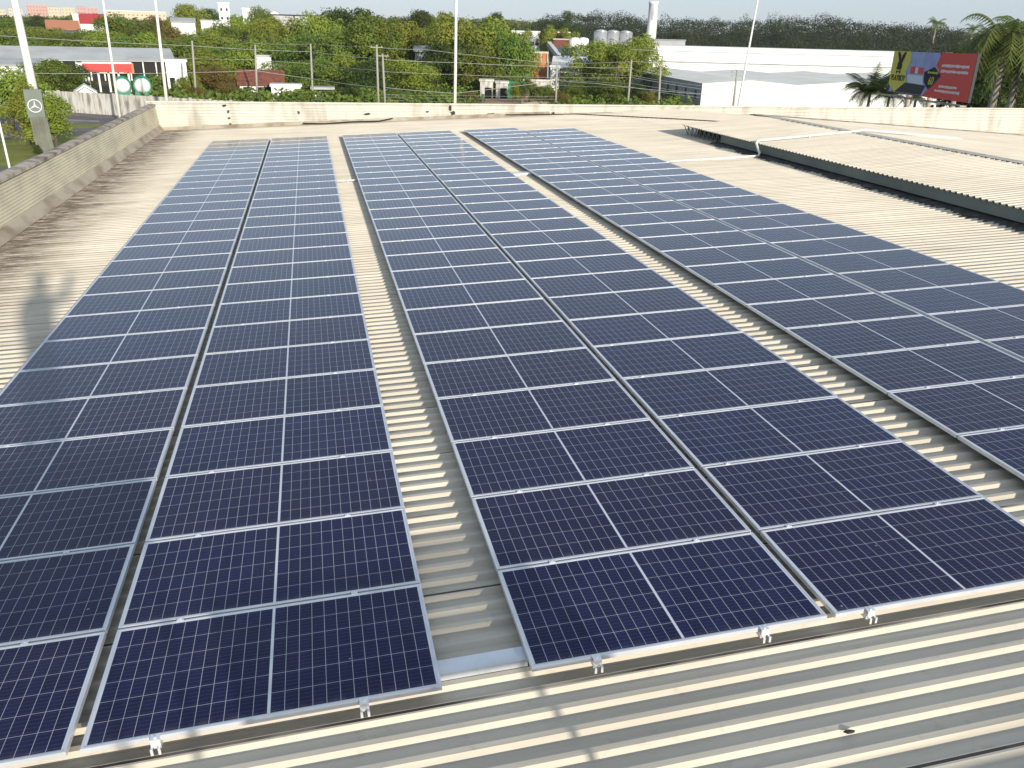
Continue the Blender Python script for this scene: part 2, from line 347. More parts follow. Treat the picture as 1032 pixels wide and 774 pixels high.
# side parapet (left) with horizontal ribs
mb = MB(); npf = 15; prof = []
for k in range(npf):
    z = -.10+k*(1.0/npf); d = 1.0/npf
    prof += [(-4.675, z), (-4.675, z+d*.35), (-4.635, z+d*.5), (-4.635, z+d*.92)]
prof += [(-4.66, .9), (-4.80, .9), (-4.80, -.3), (-4.66, -.3)]
prof = [(x-.07*(z+.1), z) for x, z in prof]
mb.prism(prof, -6.5, 34.6, 'y'); par = mb.build('parapet', M['wallp'], bld)
mb = MB(); ys = np.linspace(-6.5, 34.75, 260); vs = []; SR = [smooth_rand(260, 9, .003) for _ in range(4)]
for i, y in enumerate(ys):
    lift = .02 if y < 18.6 else 0; jt = [float(q[i]) for q in SR]
    vs += [(-4.68+lift+jt[0], y, .87), (-4.69+lift, y, .925+lift+jt[1]), (-4.86, y, .955+lift+jt[2]), (-4.99, y, .93+lift+jt[3]), (-5.0, y, .85)]
mb.add(vs, [(i*5+j, i*5+j+1, (i+1)*5+j+1, (i+1)*5+j) for i in range(len(ys)-1) for j in range(4)])
mb.build('parapet_cap', M['cap'], par)
mb = MB(); vs = []; ys = np.linspace(-6.5, 34.5, 200); SE = smooth_rand(200, 10, .003)
for i_, y in enumerate(ys):
    e = float(SE[i_]); vs += [(-4.655, y, .10+e*.3), (-4.60, y, .055+e), (-4.50+e, y, -.085), (-4.47+e, y, -.10)]
mb.add(vs, [(i*4+j, (i+1)*4+j, (i+1)*4+j+1, i*4+j+1) for i in range(len(ys)-1) for j in range(3)])
mb.build('flashing', M['flash'], par)
# far parapet: level top, so its top falls away against the climbing roof; built in the roof frame
tan = math.tan(-TH)
def far_z(x): return 1.0-(x+4.9)*tan
mb = MB(); nr = 14
for (xa, xb) in [(-4.95, 3.2), (3.2, 11), (11, 19), (19, 29), (29, 40), (40, 50)]:
    for k in range(nr):
        for s0, s1, dy in ((.0, .45, .05), (.45, 1, 0)):
            def zz(x, f): return far_z(x)-1.6*(1-(k+f)/nr) if x < 25 else far_z(x)-2.2*(1-(k+f)/nr)
            y = 34.5+dy
            mb.add([(xa, y, zz(xa, s0)), (xb, y, zz(xb, s0)), (xb, y, zz(xb, s1)), (xa, y, zz(xa, s1))], [(0, 1, 2, 3)])
            y2 = 34.5+(.05-dy)
            mb.add([(xa, y, zz(xa, s1)), (xb, y, zz(xb, s1)), (xb, y2, zz(xb, s1)), (xa, y2, zz(xa, s1))], [(0, 1, 2, 3)])
farp = mb.build('parapet', M['wallf'], bld)
mb = MB(); mb.add([(-5, 34.42, far_z(-5)+.0), (50, 34.42, far_z(50)), (50, 34.42, far_z(50)+.07), (-5, 34.42, far_z(-5)+.07), (-5, 34.75, far_z(-5)-.02), (50, 34.75, far_z(50)-.02), (50, 34.75, far_z(50)+.05), (-5, 34.75, far_z(-5)+.05)],
     [(0, 1, 2, 3), (3, 2, 6, 7), (5, 4, 7, 6), (1, 0, 4, 5)]); mb.build('parapet_cap', M['wallf'], farp)
mb = MB(); mb.add([(-4.7, 34.48, .02), (12, 34.48, .02), (12, 34.30, -.105), (-4.7, 34.30, -.105)], [(0, 3, 2, 1)]); mb.build('flashing', M['flash'], farp)
def blot(x, z, wx, wz):                          # irregular bitumen dab on the far wall
    n = 12; return [(x+wx*math.cos(2*math.pi*k/n)*random.uniform(.6, 1.2), 34.46, z+wz*math.sin(2*math.pi*k/n)*random.uniform(.6, 1.2)) for k in range(n)]
def onY(px, py, Y):
    d = M3.inverted()@ray(px, py); t = (Y-CAMR.y)/d.y; return CAMR+d*t
for px, py, a, b in [(226, 106.5, .10, .05), (230, 112.5, .05, .06), (231, 119, .06, .04), (232, 125, .05, .04), (301, 113.5, .06, .06), (302, 124, .14, .05), (370, 115, .14, .05), (371, 122, .16, .06),
                     (431, 112.5, .07, .04), (430, 118.5, .20, .04), (457, 114, .12, .10), (454, 109, .07, .14), (495, 115, .18, .045), (524, 116, .30, .03), (558, 114, .06, .05)]:
    q = onY(px, py, 34.46); mb = MB(); v = blot(q.x, q.z, a, b); v2 = [(x, y+.03, z) for x, y, z in v]; n = len(v)
    mb.add(v+v2, [tuple(range(n))]+[(i, n+i, n+(i+1) % n, (i+1) % n) for i in range(n)]); mb.build('bitumen_patch', M['tar'], farp)
# gutter along the foot of the far wall on the right, and the building's body below the roof
mb = MB(); mb.add([(22, 34.40, -.03-.42), (46, 34.40, -.03-.105*28), (46, 33.8, -.07-.105*28), (22, 33.8, -.07-.42)], [(0, 3, 2, 1)]); mb.build('gutter', M['cap'], bld)
mb = MB(); mb.prism([(-4.9, -.35), (18, -.35), (46, -4.2), (46, -9.5), (-4.9, -9.5)], -14, 34.7, 'y'); mb.build('outer_wall', M['whiter'], bld)
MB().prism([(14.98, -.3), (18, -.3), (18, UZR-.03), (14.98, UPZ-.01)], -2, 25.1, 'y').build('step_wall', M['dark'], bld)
# vent caps and dark seams on the raised roof
o = onroof(MB().tube([(9.9, 34.2, -.02), (13, 34.0, -.085), (16.5, 29.9, -.085), (17.6, 28.4, -.085)], .02, 6).build('black_cable', M['wdark']))
tag(o, 'thin black cable lying on the roof from the far wall towards the raised roof', 'cable')
o = onroof(MB().tube([(1.1, 34.1, -.02), (2.0, 34.05, -.07), (3.2, 34.1, -.04), (4.3, 34.0, -.05), (4.9, 34.2, .02)], .028, 6).build('black_hose', M['wdark']))
tag(o, 'black hose lying at the foot of the far wall behind the second panel column', 'hose')
o = onroof(MB().tube([(27.9, 33.3, -1.40), (34, 30, -2.2), (40, 26.5, -3.05)], .05, 6).build('dark_conduit', M['cap']))
tag(o, 'long dark pipe lying across the far right slope of the raised roof', 'pipe')

# ---------------------------------------------------------------- solar panels
PW, PD, ROW = 1.98, 1.010, 1.032
STRIPS = [(-2.052, 0, 28), (0, 0, 28), (2.53, .018, 28), (4.573, .018, 28), (7.104, -.02, 28), (9.150, -.02, 27)]
COLN = ['leftmost column', 'second column from the left', 'third column from the left', 'fourth column from the left', 'fifth column from the left', 'rightmost column']
def make_panel():
    r = empty('solar_panel'); e = .0145; mb = MB()
    x, y, t = PW/2, PD/2, .035
    for a in [(-x, x, -y, -y+e), (-x, x, y-e, y), (-x, -x+e, -y+e, y-e), (x-e, x, -y+e, y-e)]: mb.box(a[0], a[1], a[2], a[3], 0, t)
    mb.build('frame', M['alu'], r)
    MB().box(-x+e, x-e, -y+e, y-e, t-.008, t-.0022).build('glass', M['cell'], r)
    MB().box(-.05, .05, y-.20, y-.12, .006, t-.0085).build('junction_box', M['black'], r)
    return reg(r)
proto = make_panel(); used = False
for si, (sx, sy, n) in enumerate(STRIPS):
    for k in range(n):
        yc = sy+k*ROW+PD/2; xc = sx+PW/2
        cs = [pxy(M3@Vector((sx+a*PW, sy+k*ROW+b*PD, 0))) for a in (0, 1) for b in (0, 1)]
        if min(c[0] for c in cs) > 1032+130 or max(c[0] for c in cs) < -130: continue
        o = proto if not used else copy_tree(proto); used = True
        onroof(o, (xc, yc, -.035))
        o.rotation_euler = (R_(random.uniform(-.06, .06)), TH+R_(random.uniform(-.05, .05)), 0)
        if si < 4: lab = ('dark blue solar panel, %s in the %s' % (ORD[k]+('' if k == 0 else ' from the near end'), COLN[si]))
        else:
            j = n-1-k; lab = 'dark blue solar panel, %s in the %s' % ('farthest' if j == 0 else ORD[j]+' from the far end', COLN[si])
        tag(o, lab, 'solar panel', 'solar panels laid in rows on the roof')
# rails with clamps
def make_rail(n, label, x, y0):
    r = onroof(empty('mounting_rail'), (x, y0, -.078)); L = n*ROW
    mb = MB(); mb.box(-.02, .02, -.012, L+.02, 0, .042)
    mb.build('rail_bar', M['alu'], r)
    mb = MB(); mb.box(-.026, .026, -.030, .012, .0785, .083); mb.box(-.026, .026, -.034, -.029, .03, .083)     # end clamp: lip, web, two prongs
    mb.box(-.026, -.014, -.060, -.034, .036, .042); mb.box(.014, .026, -.060, -.034, .036, .042)
    mb.box(-.027, -.013, -.064, -.058, .002, .044); mb.box(.013, .027, -.064, -.058, .002, .044)
    mb.tube([(0, -.018, .083), (0, -.018, .091)], .009, 6)
    mb.build('end_clamp', M['clamp'], r)
    mb = MB(); mb.box(-.022, .022, -.019, .019, .0787, .0825); mb.tube([(0, 0, .0825), (0, 0, .088)], .007, 6)
    c0 = None
    for k in range(1, n):
        if c0 is None: c = c0 = mb.build('mid_clamp', M['alu'], r)
        else: c = c0.copy(); col.objects.link(c); c.parent = r
        c.location = (0, k*ROW-(ROW-PD)/2, 0)
    mb = MB()
    for k in range(0, n, 2):
        y = .10+k*ROW*1.017; mb.box(-.035, -.022, y, y+.05, -.03, .035); mb.box(-.035, .02, y, y+.05, -.030, -.024)
    mb.build('foot_bracket', M['alu'], r)
    tag(r, label, 'rail', 'rails clamped under the solar panels')
FR = {0: (.25, .757), 1: (.196, .770), 2: (.205, .770), 3: (.122, .78), 4: (.24, .77), 5: (.22, .77)}
for si, (sx, sy, n) in enumerate(STRIPS):
    for q, fr in enumerate(FR[si]):
        make_rail(n, '%s aluminium rail with clamps under the %s of solar panels' % (('left-hand', 'right-hand')[q], COLN[si]), sx+fr*PW, sy)

# ---------------------------------------------------------------- cable tray and conduits on the roof
t = onroof(empty('cable_tray'), (2.265, .21, -.105))
tag(t, 'pale metal cable tray crossing the roof gap between the second and third panel columns', 'cable tray')
MB().box(-.29, .27, -.055, .055, 0, .004).box(-.29, .27, -.059, -.055, 0, .05).box(-.29, .27, .055, .059, 0, .05).build('tray_body', M['galv'], t)
MB().box(-.292, .272, -.062, .062, .0505, .056).build('tray_lid', M['galv'], t)
def conduit(label, pts, rad=.028, brk=()):
    r = onroof(empty('conduit')); MB().tube(pts, rad, 10).build('pipe', M['white'], r, True)
    for b in brk: MB().box(b[0]-.015, b[0]+.015, b[1]-.05, b[1]+.05, b[2]-.035, b[2]+.035).build('pipe_clip', M['galv'], r)
    tag(r, label, 'conduit')
conduit('white conduit lying across the gap between the second and third panel columns', [(1.9, 18.9, -.075), (2.6, 18.92, -.075)], .022, [(2.28, 18.91, -.075)])
MBc = MB().box(6.4, 7.12, 18.35, 18.62, -.10, -.05)
o = onroof(MBc.build('cable_duct', M['white'])); tag(o, 'flat white cable duct crossing the gap between the fourth and fifth panel columns', 'cable duct')
conduit('white pipe leading from the rightmost panel column over the eave and along the raised roof', [(11.0, 19.15, -.072), (13.2, 19.2, -.072), (14.25, 19.25, -.07), (14.30, 19.3, .0), (14.36, 19.65, .22), (14.42, 19.75, .29), (14.6, 19.8, .30), (17.7, 19.95, .40), (18.2, 20.0, .43), (22, 20.3, -.05)], .035, [(12.4, 19.19, -.07), (16.2, 19.87, .33)])
# loose dirt on the near roof sheets
for i, (x, y, s, lab) in enumerate([(3.10, -.38, .018, 'small dark clod of dirt on the near roof sheets below the third panel column'), (4.15, -.80, .020, 'dark dried leaf scrap on the near roof sheets towards the bottom right corner'),
        (4.42, -.92, .035, 'ragged black scrap lying in the bottom right corner of the roof'), (1.98, 1.30, .010, 'tiny dark pebble on the roof in the gap beside the second panel column')]):
    mb = MB(); k = 9
    vs = [(s*1.8*math.cos(2*math.pi*j/k)*random.uniform(.5, 1.3), s*math.sin(2*math.pi*j/k)*random.uniform(.5, 1.2), random.uniform(-.002, .004)) for j in range(k)]
    vs += [(a*.5, b*.5, s*.5*random.uniform(.6, 1)) for a, b, c in vs]
    mb.add(vs, [tuple(range(k, 2*k))]+[(j, (j+1) % k, k+(j+1) % k, k+j) for j in range(k)])
    o = onroof(mb.build('dirt_clod', M['tar']), (x, y, -.135 if i != 1 else -.10)); tag(o, lab, 'dirt')

# ---------------------------------------------------------------- behind the camera: unseen platform added to shade the roof, and the person taking the picture
pf = onroof(empty('added_shade_platform'), (1.3, -4.6, -.14))
tag(pf, 'raised concrete maintenance platform with steps at the near end of the roof', 'platform')
MB().box(-.95, .55, -1.2, .35, 1.80, 2.08).build('deck', M['conc'], pf)
mb = MB()
for k in range(5): mb.box(.552, 2.75, .86, .9, 1.00+k*.075, 1.045+k*.075)
for x in (.6, 1.65, 2.7): mb.box(x-.02, x+.02, .842, .859, .98, 1.36)
mb.build('shade_slats', M['conc'], pf)  # slats added out of view to half-shade the gap between panel columns
MB().box(-1.2, 6.5, -1.4, -1.2, -.1, 1.17).build('shade_wall', M['conc'], pf)  # added wall, its height set to shade the nearest strip of roof
for x, y, z in ((-.85, -1.1, 1.8), (.45, -1.1, 1.8), (-.85, .25, 1.8), (.45, .25, 1.8), (2.26, .84, 1.02)):
    MB().tube([(x, y, 0), (x, y, z)], .022, 8).build('post', M['cpole'], pf)
def person(loc):
    r = onroof(empty('person'), loc)
    tag(r, 'person standing on the platform holding up a phone, in dark shirt and trousers', 'person')
    J = [((0, 0, .95), .15), ((0, .0, 1.15), .14), ((0, 0, 1.35), .16), ((0, .01, 1.47), .07), ((0, .03, 1.54), .06), ((0, .04, 1.64), .095), ((0, .03, 1.73), .08),
         ((.09, 0, .88), .10), ((.10, .02, .48), .065), ((.11, 0, .08), .045), ((.12, .16, .04), .04),
         ((-.09, 0, .88), .10), ((-.10, .02, .48), .065), ((-.11, 0, .08), .045), ((-.12, .16, .04), .04),
         ((.19, 0, 1.42), .065), ((.34, .06, 1.34), .075), ((.37, .17, 1.55), .065), ((.38, .19, 1.62), .04),
         ((-.19, 0, 1.42), .065), ((-.27, .02, 1.14), .048), ((-.25, .16, .92), .036), ((-.25, .19, .86), .034)]
    E = [(0, 1), (1, 2), (2, 3), (3, 4), (4, 5), (5, 6), (0, 7), (7, 8), (8, 9), (9, 10), (0, 11), (11, 12), (12, 13), (13, 14), (2, 15), (15, 16), (16, 17), (17, 18), (2, 19), (19, 20), (20, 21), (21, 22)]
    def fingers(i, base, dirn, spread):
        for k in range(5):
            off = Vector(spread)*(k-1.5)*.02 if k < 4 else Vector(spread)*-.045; ln = (.07, .085, .08, .062, .05)[k]
            a = Vector(base)+off+Vector(dirn)*.04; b = a+Vector(dirn)*ln*.5; c = b+Vector(dirn)*ln*.35+Vector((0, .02, -.01))
            n0 = len(J); J.extend([(tuple(a), .011), (tuple(b), .009), (tuple(c), .008)]); E.extend([(i, n0), (n0, n0+1), (n0+1, n0+2)])
    fingers(18, (.39, .20, 1.64), (.1, .1, .9), (.8, .5, 0)); fingers(22, (-.25, .20, .84), (0, .2, -.9), (0, .9, .2))
    me = bpy.data.meshes.new('body'); me.from_pydata([j[0] for j in J], E, []); o = bpy.data.objects.new('body', me); col.objects.link(o); o.parent = r
    me.materials.append(M['skin'])
    o.modifiers.new('skin', 'SKIN')
    for i, j in enumerate(J): me.skin_vertices[0].data[i].radius = (j[1], j[1])
    me.skin_vertices[0].data[0].use_root = True
    s = o.modifiers.new('sub', 'SUBSURF'); s.levels = 1; s.render_levels = 2
    MB().lathe([(.10, 1.60), (.125, 1.66), (.12, 1.73), (.08, 1.78), (.02, 1.80)], 16, (0, .02)).build('hair', M['hair'], r, True)
    MB().lathe([(.19, .93), (.185, 1.1), (.205, 1.3), (.20, 1.42), (.09, 1.50)], 16).build('shirt', M['shirt'], r, True)
    MB().tube([(.09, 0, .95), (.10, .02, .5), (.11, 0, .10)], [.125, .09, .075], 12).tube([(-.09, 0, .95), (-.10, .02, .5), (-.11, 0, .10)], [.125, .09, .075], 12).build('trousers', M['trouser'], r, True)
person((1.08, -4.55, 1.94))
o = onroof(MB().box(-.075, .075, 0, .009, -.037, .037).build('phone', M['black'], None, False, .003), (1.54, -4.33, 3.60))
tag(o, 'black phone held up by the person on the platform', 'phone')

# ---------------------------------------------------------------- trees
def quads_mesh(name, C, N, S, m):                # C centres, N normals, S sizes -> leaf quads
    n = len(C); N = N/np.linalg.norm(N, axis=1, keepdims=True); a = np.cross(N, rng.normal(size=(n, 3))); a /= np.linalg.norm(a, axis=1, keepdims=True); b = np.cross(N, a)
    S = S[:, None]; asp = rng.uniform(.5, 1, (n, 1))
    V = np.stack([C-a*S, C-b*S*asp*.6+a*S*.1, C+a*S, C+b*S*asp*.6], 1).reshape(-1, 3)
    me = bpy.data.meshes.new(name); me.vertices.add(4*n); me.vertices.foreach_set('co', V.ravel().astype(np.float32))
    me.loops.add(4*n); me.loops.foreach_set('vertex_index', np.arange(4*n, dtype=np.int32)); me.polygons.add(n)
    me.polygons.foreach_set('loop_start', np.arange(0, 4*n, 4, dtype=np.int32)); me.update(calc_edges=True); me.validate(); me.materials.append(m); return me
def lobes_pts(lobes, dens, size):
    Cs, Ns, Ss = [], [], []
    for c, r in lobes:
        n = int(dens*(r[0]*r[2])); d = rng.normal(size=(n, 3)); d /= np.linalg.norm(d, axis=1, keepdims=True); d[:, 2] = np.where(d[:, 2] < -.55, -d[:, 2], d[:, 2])
        rad = rng.uniform(.62, 1.06, (n, 1)); wob = 1+.13*np.sin(d[:, :1]*7+c[0])+.12*np.sin(d[:, 2:3]*9+c[1])
        Cs.append(np.array(c)+d*np.array(r)*rad*wob); Ns.append(d+rng.normal(scale=.55, size=(n, 3))); Ss.append(rng.uniform(.55, 1.2, n)*size)
    return np.concatenate(Cs), np.concatenate(Ns), np.concatenate(Ss)
CROWN = {}
def crown_mesh(kind, var):                       # unit crown: radius 1, height ~1.5, base at z=0
    k = (kind, var)
    if k in CROWN: return CROWN[k]
    if kind == 'weep': L = [((rng.normal()*.33, rng.normal()*.33, rng.uniform(.45, 1.25)), (.25, .25, .42)) for _ in range(16)]
    elif kind == 'loose': L = [((rng.normal()*.5, rng.normal()*.5, rng.uniform(.3, 1.15)), (.24, .24, .20)) for _ in range(24)]
    else:
        L = []
        for _ in range(20):
            a = rng.uniform(0, 6.28); q = rng.uniform(.1, .68); L.append(((q*math.cos(a), q*math.sin(a), .28+rng.uniform(0, 1)*(1.0-.55*q)), (rng.uniform(.26, .4),)*2+(rng.uniform(.2, .32),)))
    C, N, S = lobes_pts(L, {'weep': 9000, 'loose': 7500}.get(kind, 5600), .036)
    lm = {'round': 'bright', 'roundmid': 'mid', 'rounddark': 'dark', 'loose': 'bright', 'weep': 'mid', 'dry': 'dry'}[kind]
    me = quads_mesh('crown', C, N, S, LEAF[lm]); CROWN[k] = me; return me
TRUNK = {}
def trunk_mesh(v):
    if v in TRUNK: return TRUNK[v]
    mb = MB(); mb.tube([(0, 0, -.05), (.02, .01, .4), (.0, .03, .8), (.05, 0, 1.25)], [.075, .055, .045, .03], 8)
    for i in range(5):
        a = i*1.3+v; z = .55+.12*i; mb.tube([(0, 0, z), (.25*math.cos(a), .25*math.sin(a), z+.25), (.5*math.cos(a), .5*math.sin(a), z+.42)], [.035, .025, .012], 6)
    o = mb.build('trunk', M['trunk']); me = o.data; bpy.data.objects.remove(o); TRUNK[v] = me; return me
ntree = 0
def tree(px, ytop, D, r, kind, label, zb=None, hscale=1.0, name='tree', group='trees beyond the far wall'):
    """crown radius r metres; crown top seen at px,ytop at distance D"""
    global ntree
    top = P(px, ytop, D); zb = H(top.x, top.y) if zb is None else zb
    ch = 1.5*r*hscale                           # crown height
    tr_h = max(top.z-zb-ch, .3)
    if top.z-zb < ch: ch = max(top.z-zb, 1.5)
    root = empty(name, (top.x, top.y, zb), (0, 0, random.uniform(0, 6.28)))
    v = ntree % 3; ntree += 1
    c = bpy.data.objects.new('crown', crown_mesh(kind, v)); col.objects.link(c); c.parent = root; c.location = (0, 0, tr_h*.92); zs = np.empty(len(c.data.vertices)*3, np.float32); c.data.vertices.foreach_get('co', zs); zm = float(np.percentile(zs[2::3], 99.3)); c.scale = (r, r, (top.z-zb-tr_h*.92)/zm)
    t = bpy.data.objects.new('trunk', trunk_mesh(v)); col.objects.link(t); t.parent = root; s = (tr_h+ch*.7)/1.3; t.scale = (min(s, r*1.1), min(s, r*1.1), s)
    return tag(root, label, 'tree' if name == 'tree' else 'shrub', group)
T = [
 # far left, behind the long shed
 (8, 19, 330, 9, 'roundmid', 'dull green tree at the far left edge above the long grey shed'), (36, 17, 420, 10, 'rounddark', 'dark tree below the pink blocks left of the leaning white pole'),
 (30, 27, 300, 10, 'round', 'bushy tree behind the thick white pole above the long shed'), (52, 29, 270, 9, 'round', 'bright tree below the orange-roofed house'),
 (14, 34, 250, 9, 'roundmid', 'low green tree above the left end of the long shed'), (72, 33, 250, 9, 'roundmid', 'green tree between orange-roofed house and long shed'),
 (92, 30, 260, 8, 'round', 'yellowish green tree under the red roof'), (62, 19, 420, 9, 'rounddark', 'dark distant tree left of the small white tower by the red roof'),
 (122, 15, 300, 10, 'roundmid', 'broad tree right of the red roof below the long cream building'), (143, 22, 290, 9, 'roundmid', 'tree below the long cream building left of the third white pole'),
 (156, 17, 330, 7, 'dry', 'yellowing tree just left of the third white pole'), (110, 33, 240, 8, 'round', 'green tree behind the second white pole'),
 (130, 36, 232, 8, 'roundmid', 'tree above the right half of the long shed'), (152, 34, 228, 8, 'round', 'bright green tree above the right end of the long shed'),
 (188, 5, 330, 8.5, 'round', 'big bright round tree on the skyline left of the white tower'), (211, 9, 340, 4.5, 'rounddark', 'small dark tree beside the white tower'),
 (172, 27, 250, 7, 'dry', 'brownish tree below the skyline tree'), (178, 38, 215, 8, 'roundmid', 'tree right of the long shed end'), (196, 31, 240, 8, 'round', 'tree in front of the low white-roofed houses'),
 (214, 30, 235, 8, 'round', 'bright tree below the white tower'), (232, 24, 245, 8, 'roundmid', 'tree right below the white tower'), (244, 17, 262, 7, 'round', 'tree below the small white skyline house'),
 (262, 8, 280, 6.5, 'roundmid', 'peaked tree on the skyline right of the small white house'), (272, 19, 235, 8, 'round', 'sunlit tree under the dark flat roof'), (291, 20, 215, 8, 'round', 'sunlit tree below the right end of the dark flat roof'),
 (205, 50, 180, 7.5, 'round', 'bright bush-like tree beside the white gatehouse'), (222, 46, 190, 7, 'roundmid', 'tree behind the first utility pole'), (246, 42, 190, 7.5, 'round', 'tree just left of the second utility pole'),
 (268, 36, 195, 8, 'roundmid', 'tree above the tile-roofed house'), (212, 68, 155, 5, 'dry', 'yellow-brown shrub-like tree left of the tile-roofed house'),
 # centre mass
 (318, 15, 210, 8.5, 'round', 'tree on the skyline left of centre above the third utility pole'), (304, 34, 185, 8, 'roundmid', 'dark green tree around the third utility pole'), (338, 12, 235, 8, 'roundmid', 'rounded skyline tree above the left centre'),
 (347, 10, 225, 9, 'rounddark', 'dark tree cresting the skyline left of the twin poles'), (370, 11, 215, 9, 'rounddark', 'broad dark skyline tree above the twin poles'), (388, 17, 200, 9, 'weep', 'feathery drooping tree right above the twin poles'),
 (362, 24, 180, 9.5, 'weep', 'drooping brown-green tree left of the twin poles'), (334, 32, 178, 9, 'roundmid', 'tree between the third utility pole and the twin poles'), (408, 24, 195, 9, 'round', 'sunlit tree right of the twin poles'),
 (421, 11, 240, 6, 'rounddark', 'dark dome-shaped tree on the skyline'), (449, 14, 250, 6, 'weep', 'feathery dark tree on the skyline left of the fourth white pole'), (432, 24, 200, 8, 'roundmid', 'tree right of the dark dome-shaped tree'),
 (320, 58, 158, 6.5, 'roundmid', 'low tree at the foot of the third utility pole'), (345, 55, 158, 6.5, 'round', 'low tree left of the twin poles above the wall'), (366, 62, 155, 6, 'rounddark', 'dark low tree just left of the twin poles above the wall'),
 (410, 60, 160, 6.5, 'round', 'low tree right of the twin poles above the wall'), (290, 62, 160, 6.5, 'roundmid', 'low tree beside the white end of the tile-roofed house'), (430, 66, 172, 6, 'roundmid', 'low tree left of the fourth white pole'),
 (468, 18, 178, 10.5, 'round', 'large bright green tree behind the fourth white pole'), (492, 20, 185, 11, 'round', 'largest bright green tree right of the fourth white pole'), (512, 30, 176, 7.5, 'roundmid', 'right shoulder tree of the big bright clump'),
 (452, 42, 172, 8, 'rounddark', 'shaded tree on the left of the big bright clump'), (478, 48, 168, 7, 'roundmid', 'lower tree under the big bright clump'), (499, 13, 520, 9, 'rounddark', 'far dark tree showing over the big bright clump'),
 # right of centre
 (553, 27, 290, 7, 'loose', 'thin feathery tree beside the white two-storey building'), (574, 12, 420, 8, 'rounddark', 'dark tree at the left foot of the wooded hill'),
 (607, 39, 190, 8.5, 'loose', 'yellow-green open-crowned tree left half beside the factory'), (640, 37, 192, 8.5, 'round', 'yellow-green tree right beside the white warehouse'), (622, 46, 182, 8, 'loose', 'yellow-green tree in front between the two beside the factory'),
 (600, 80, 150, 3.5, 'rounddark', 'low dark tree in front of the white gabled building'), (618, 79, 148, 4, 'roundmid', 'low tree beside the sixth utility pole'), (584, 82, 150, 3.5, 'roundmid', 'low tree between the fifth utility pole and the gabled building'), (640, 84, 150, 3.2, 'rounddark', 'low dark tree at the corrugated grey wall'),
 # left front
 (2, 70, 105, 5, 'round', 'leafy tree at the left edge behind the sign'), (22, 86, 92, 3.4, 'round', 'small tree beside the pylon sign', None, 1.7), (48, 97, 88, 3.3, 'round', 'low leafy branchy tree right of the pylon sign', None, 1.7),
 (58, 61, 150, 4.5, 'roundmid', 'dense green tree behind the stained concrete wall'), (42, 62, 152, 4.5, 'roundmid', 'dense green tree right of the thick white pole behind the concrete wall'), (72, 66, 150, 3.8, 'rounddark', 'dark green tree left of the red canopy'),
]
for a in T: tree(*a)
for i, (px, yt, D, r, kd, lab) in enumerate([(520, 84, 150, 2.0, 'round', 'bright green shrub beside the orange dirt yard'), (534, 80, 152, 2.4, 'round', 'leafy shrub below the parked cars'), (548, 86, 148, 2.2, 'roundmid', 'green shrub left of the fifth utility pole'),
        (566, 92, 146, 2.2, 'dry', 'dry shrub right of the fifth utility pole'), (232, 84, 145, 3.0, 'dry', 'brownish shrub left of the tile-roofed house'), (196, 88, 145, 2.4, 'dry', 'yellow shrub at the first utility pole'), (190, 76, 150, 2.8, 'round', 'green shrub beside the white gatehouse'),
        (445, 96, 146, 2.2, 'round', 'low green shrub left of the fourth white pole at the wall'), (472, 92, 146, 2.2, 'dry', 'yellow-green shrub right of the fourth white pole'), (350, 88, 146, 2.6, 'rounddark', 'dark shrub left of the twin poles at the wall'), (402, 90, 147, 2.6, 'roundmid', 'green shrub right of the twin poles at the wall'),
        (416, 92, 150, 2.4, 'rounddark', 'dark shrub further right of the twin poles'), (305, 90, 148, 2.2, 'roundmid', 'green shrub at the third utility pole'), (656, 92, 148, 2.2, 'dry', 'dry brown shrub at the foot of the grey corrugated wall'), (36, 146, 82, .55, 'rounddark', 'small round bush on the lawn by the pylon sign')]):
    tree(px, yt, D, r, kd, lab, name='shrub', group='shrubs beyond the far wall')

# palms
def frond(mb, base, az, ln, rise, droop, wd):
    n = 9; pts = []
    for i in range(n+1):
        t = i/n; h = ln*(t*(1-.18*t)); z = rise*ln*t-droop*ln*t*t
        pts.append(Vector(base)+Vector((math.cos(az)*h, math.sin(az)*h, z)))
    side = Vector((-math.sin(az), math.cos(az), 0))
    for i in range(n):
        a, b = pts[i], pts[i+1]; t = (i+.5)/n; lw = wd*math.sin(math.pi*min(t*.85+.12, 1))
        for q in range(2):
            for s in (-1, 1):
                p = a.lerp(b, q*.5); e = p+side*s*lw+(b-a)*.9+Vector((0, 0, -lw*.55))
                mb.add([p, a.lerp(b, q*.5+.38), e], [(0, 1, 2)])
    mb.tube(pts, [.035*(1-.8*i/n) for i in range(n+1)], 4)
def palm(px, ytop, D, ln, label, nf=16, trunk_r=.2, lean=0, zb=None, drop=.9):
    top = P(px, ytop, D); base_z = H(top.x, top.y) if zb is None else zb; hz = top.z-base_z-ln*.45
    r = empty('palm_tree', (top.x, top.y, base_z), (0, 0, random.uniform(0, 6)))
    mb = MB(); mb.tube([(lean*hz*.1, 0, -.1), (lean*hz*.04, 0, hz*.5), (0, 0, hz)], [trunk_r*1.2, trunk_r, trunk_r*.7], 10); mb.build('trunk', M['palmt'], r, True)
    mb = MB()
    for k in range(nf): frond(mb, (0, 0, hz), k*2.4+random.uniform(-.2, .2), ln*random.uniform(.8, 1.1), random.uniform(.3, 1.5), drop*random.uniform(.8, 1.4), ln*.26)
    mb.build('crown', LEAF['palm'], r); tag(r, label, 'palm tree', 'palm trees beyond the far wall')
palm(1021, 16, 75, 4.2, 'tall palm with thick grey trunk at the right edge', 40, .30, -.2, None, 1.2)
palm(1040, 16, 82, 4, 'tall palm cut by the right edge of the view', 34, .3, 0, None, 1.2)
palm(880, 77, 92, 3.3, 'low fan of palm leaves left of the billboard', 30, .16, 0, None, .6)
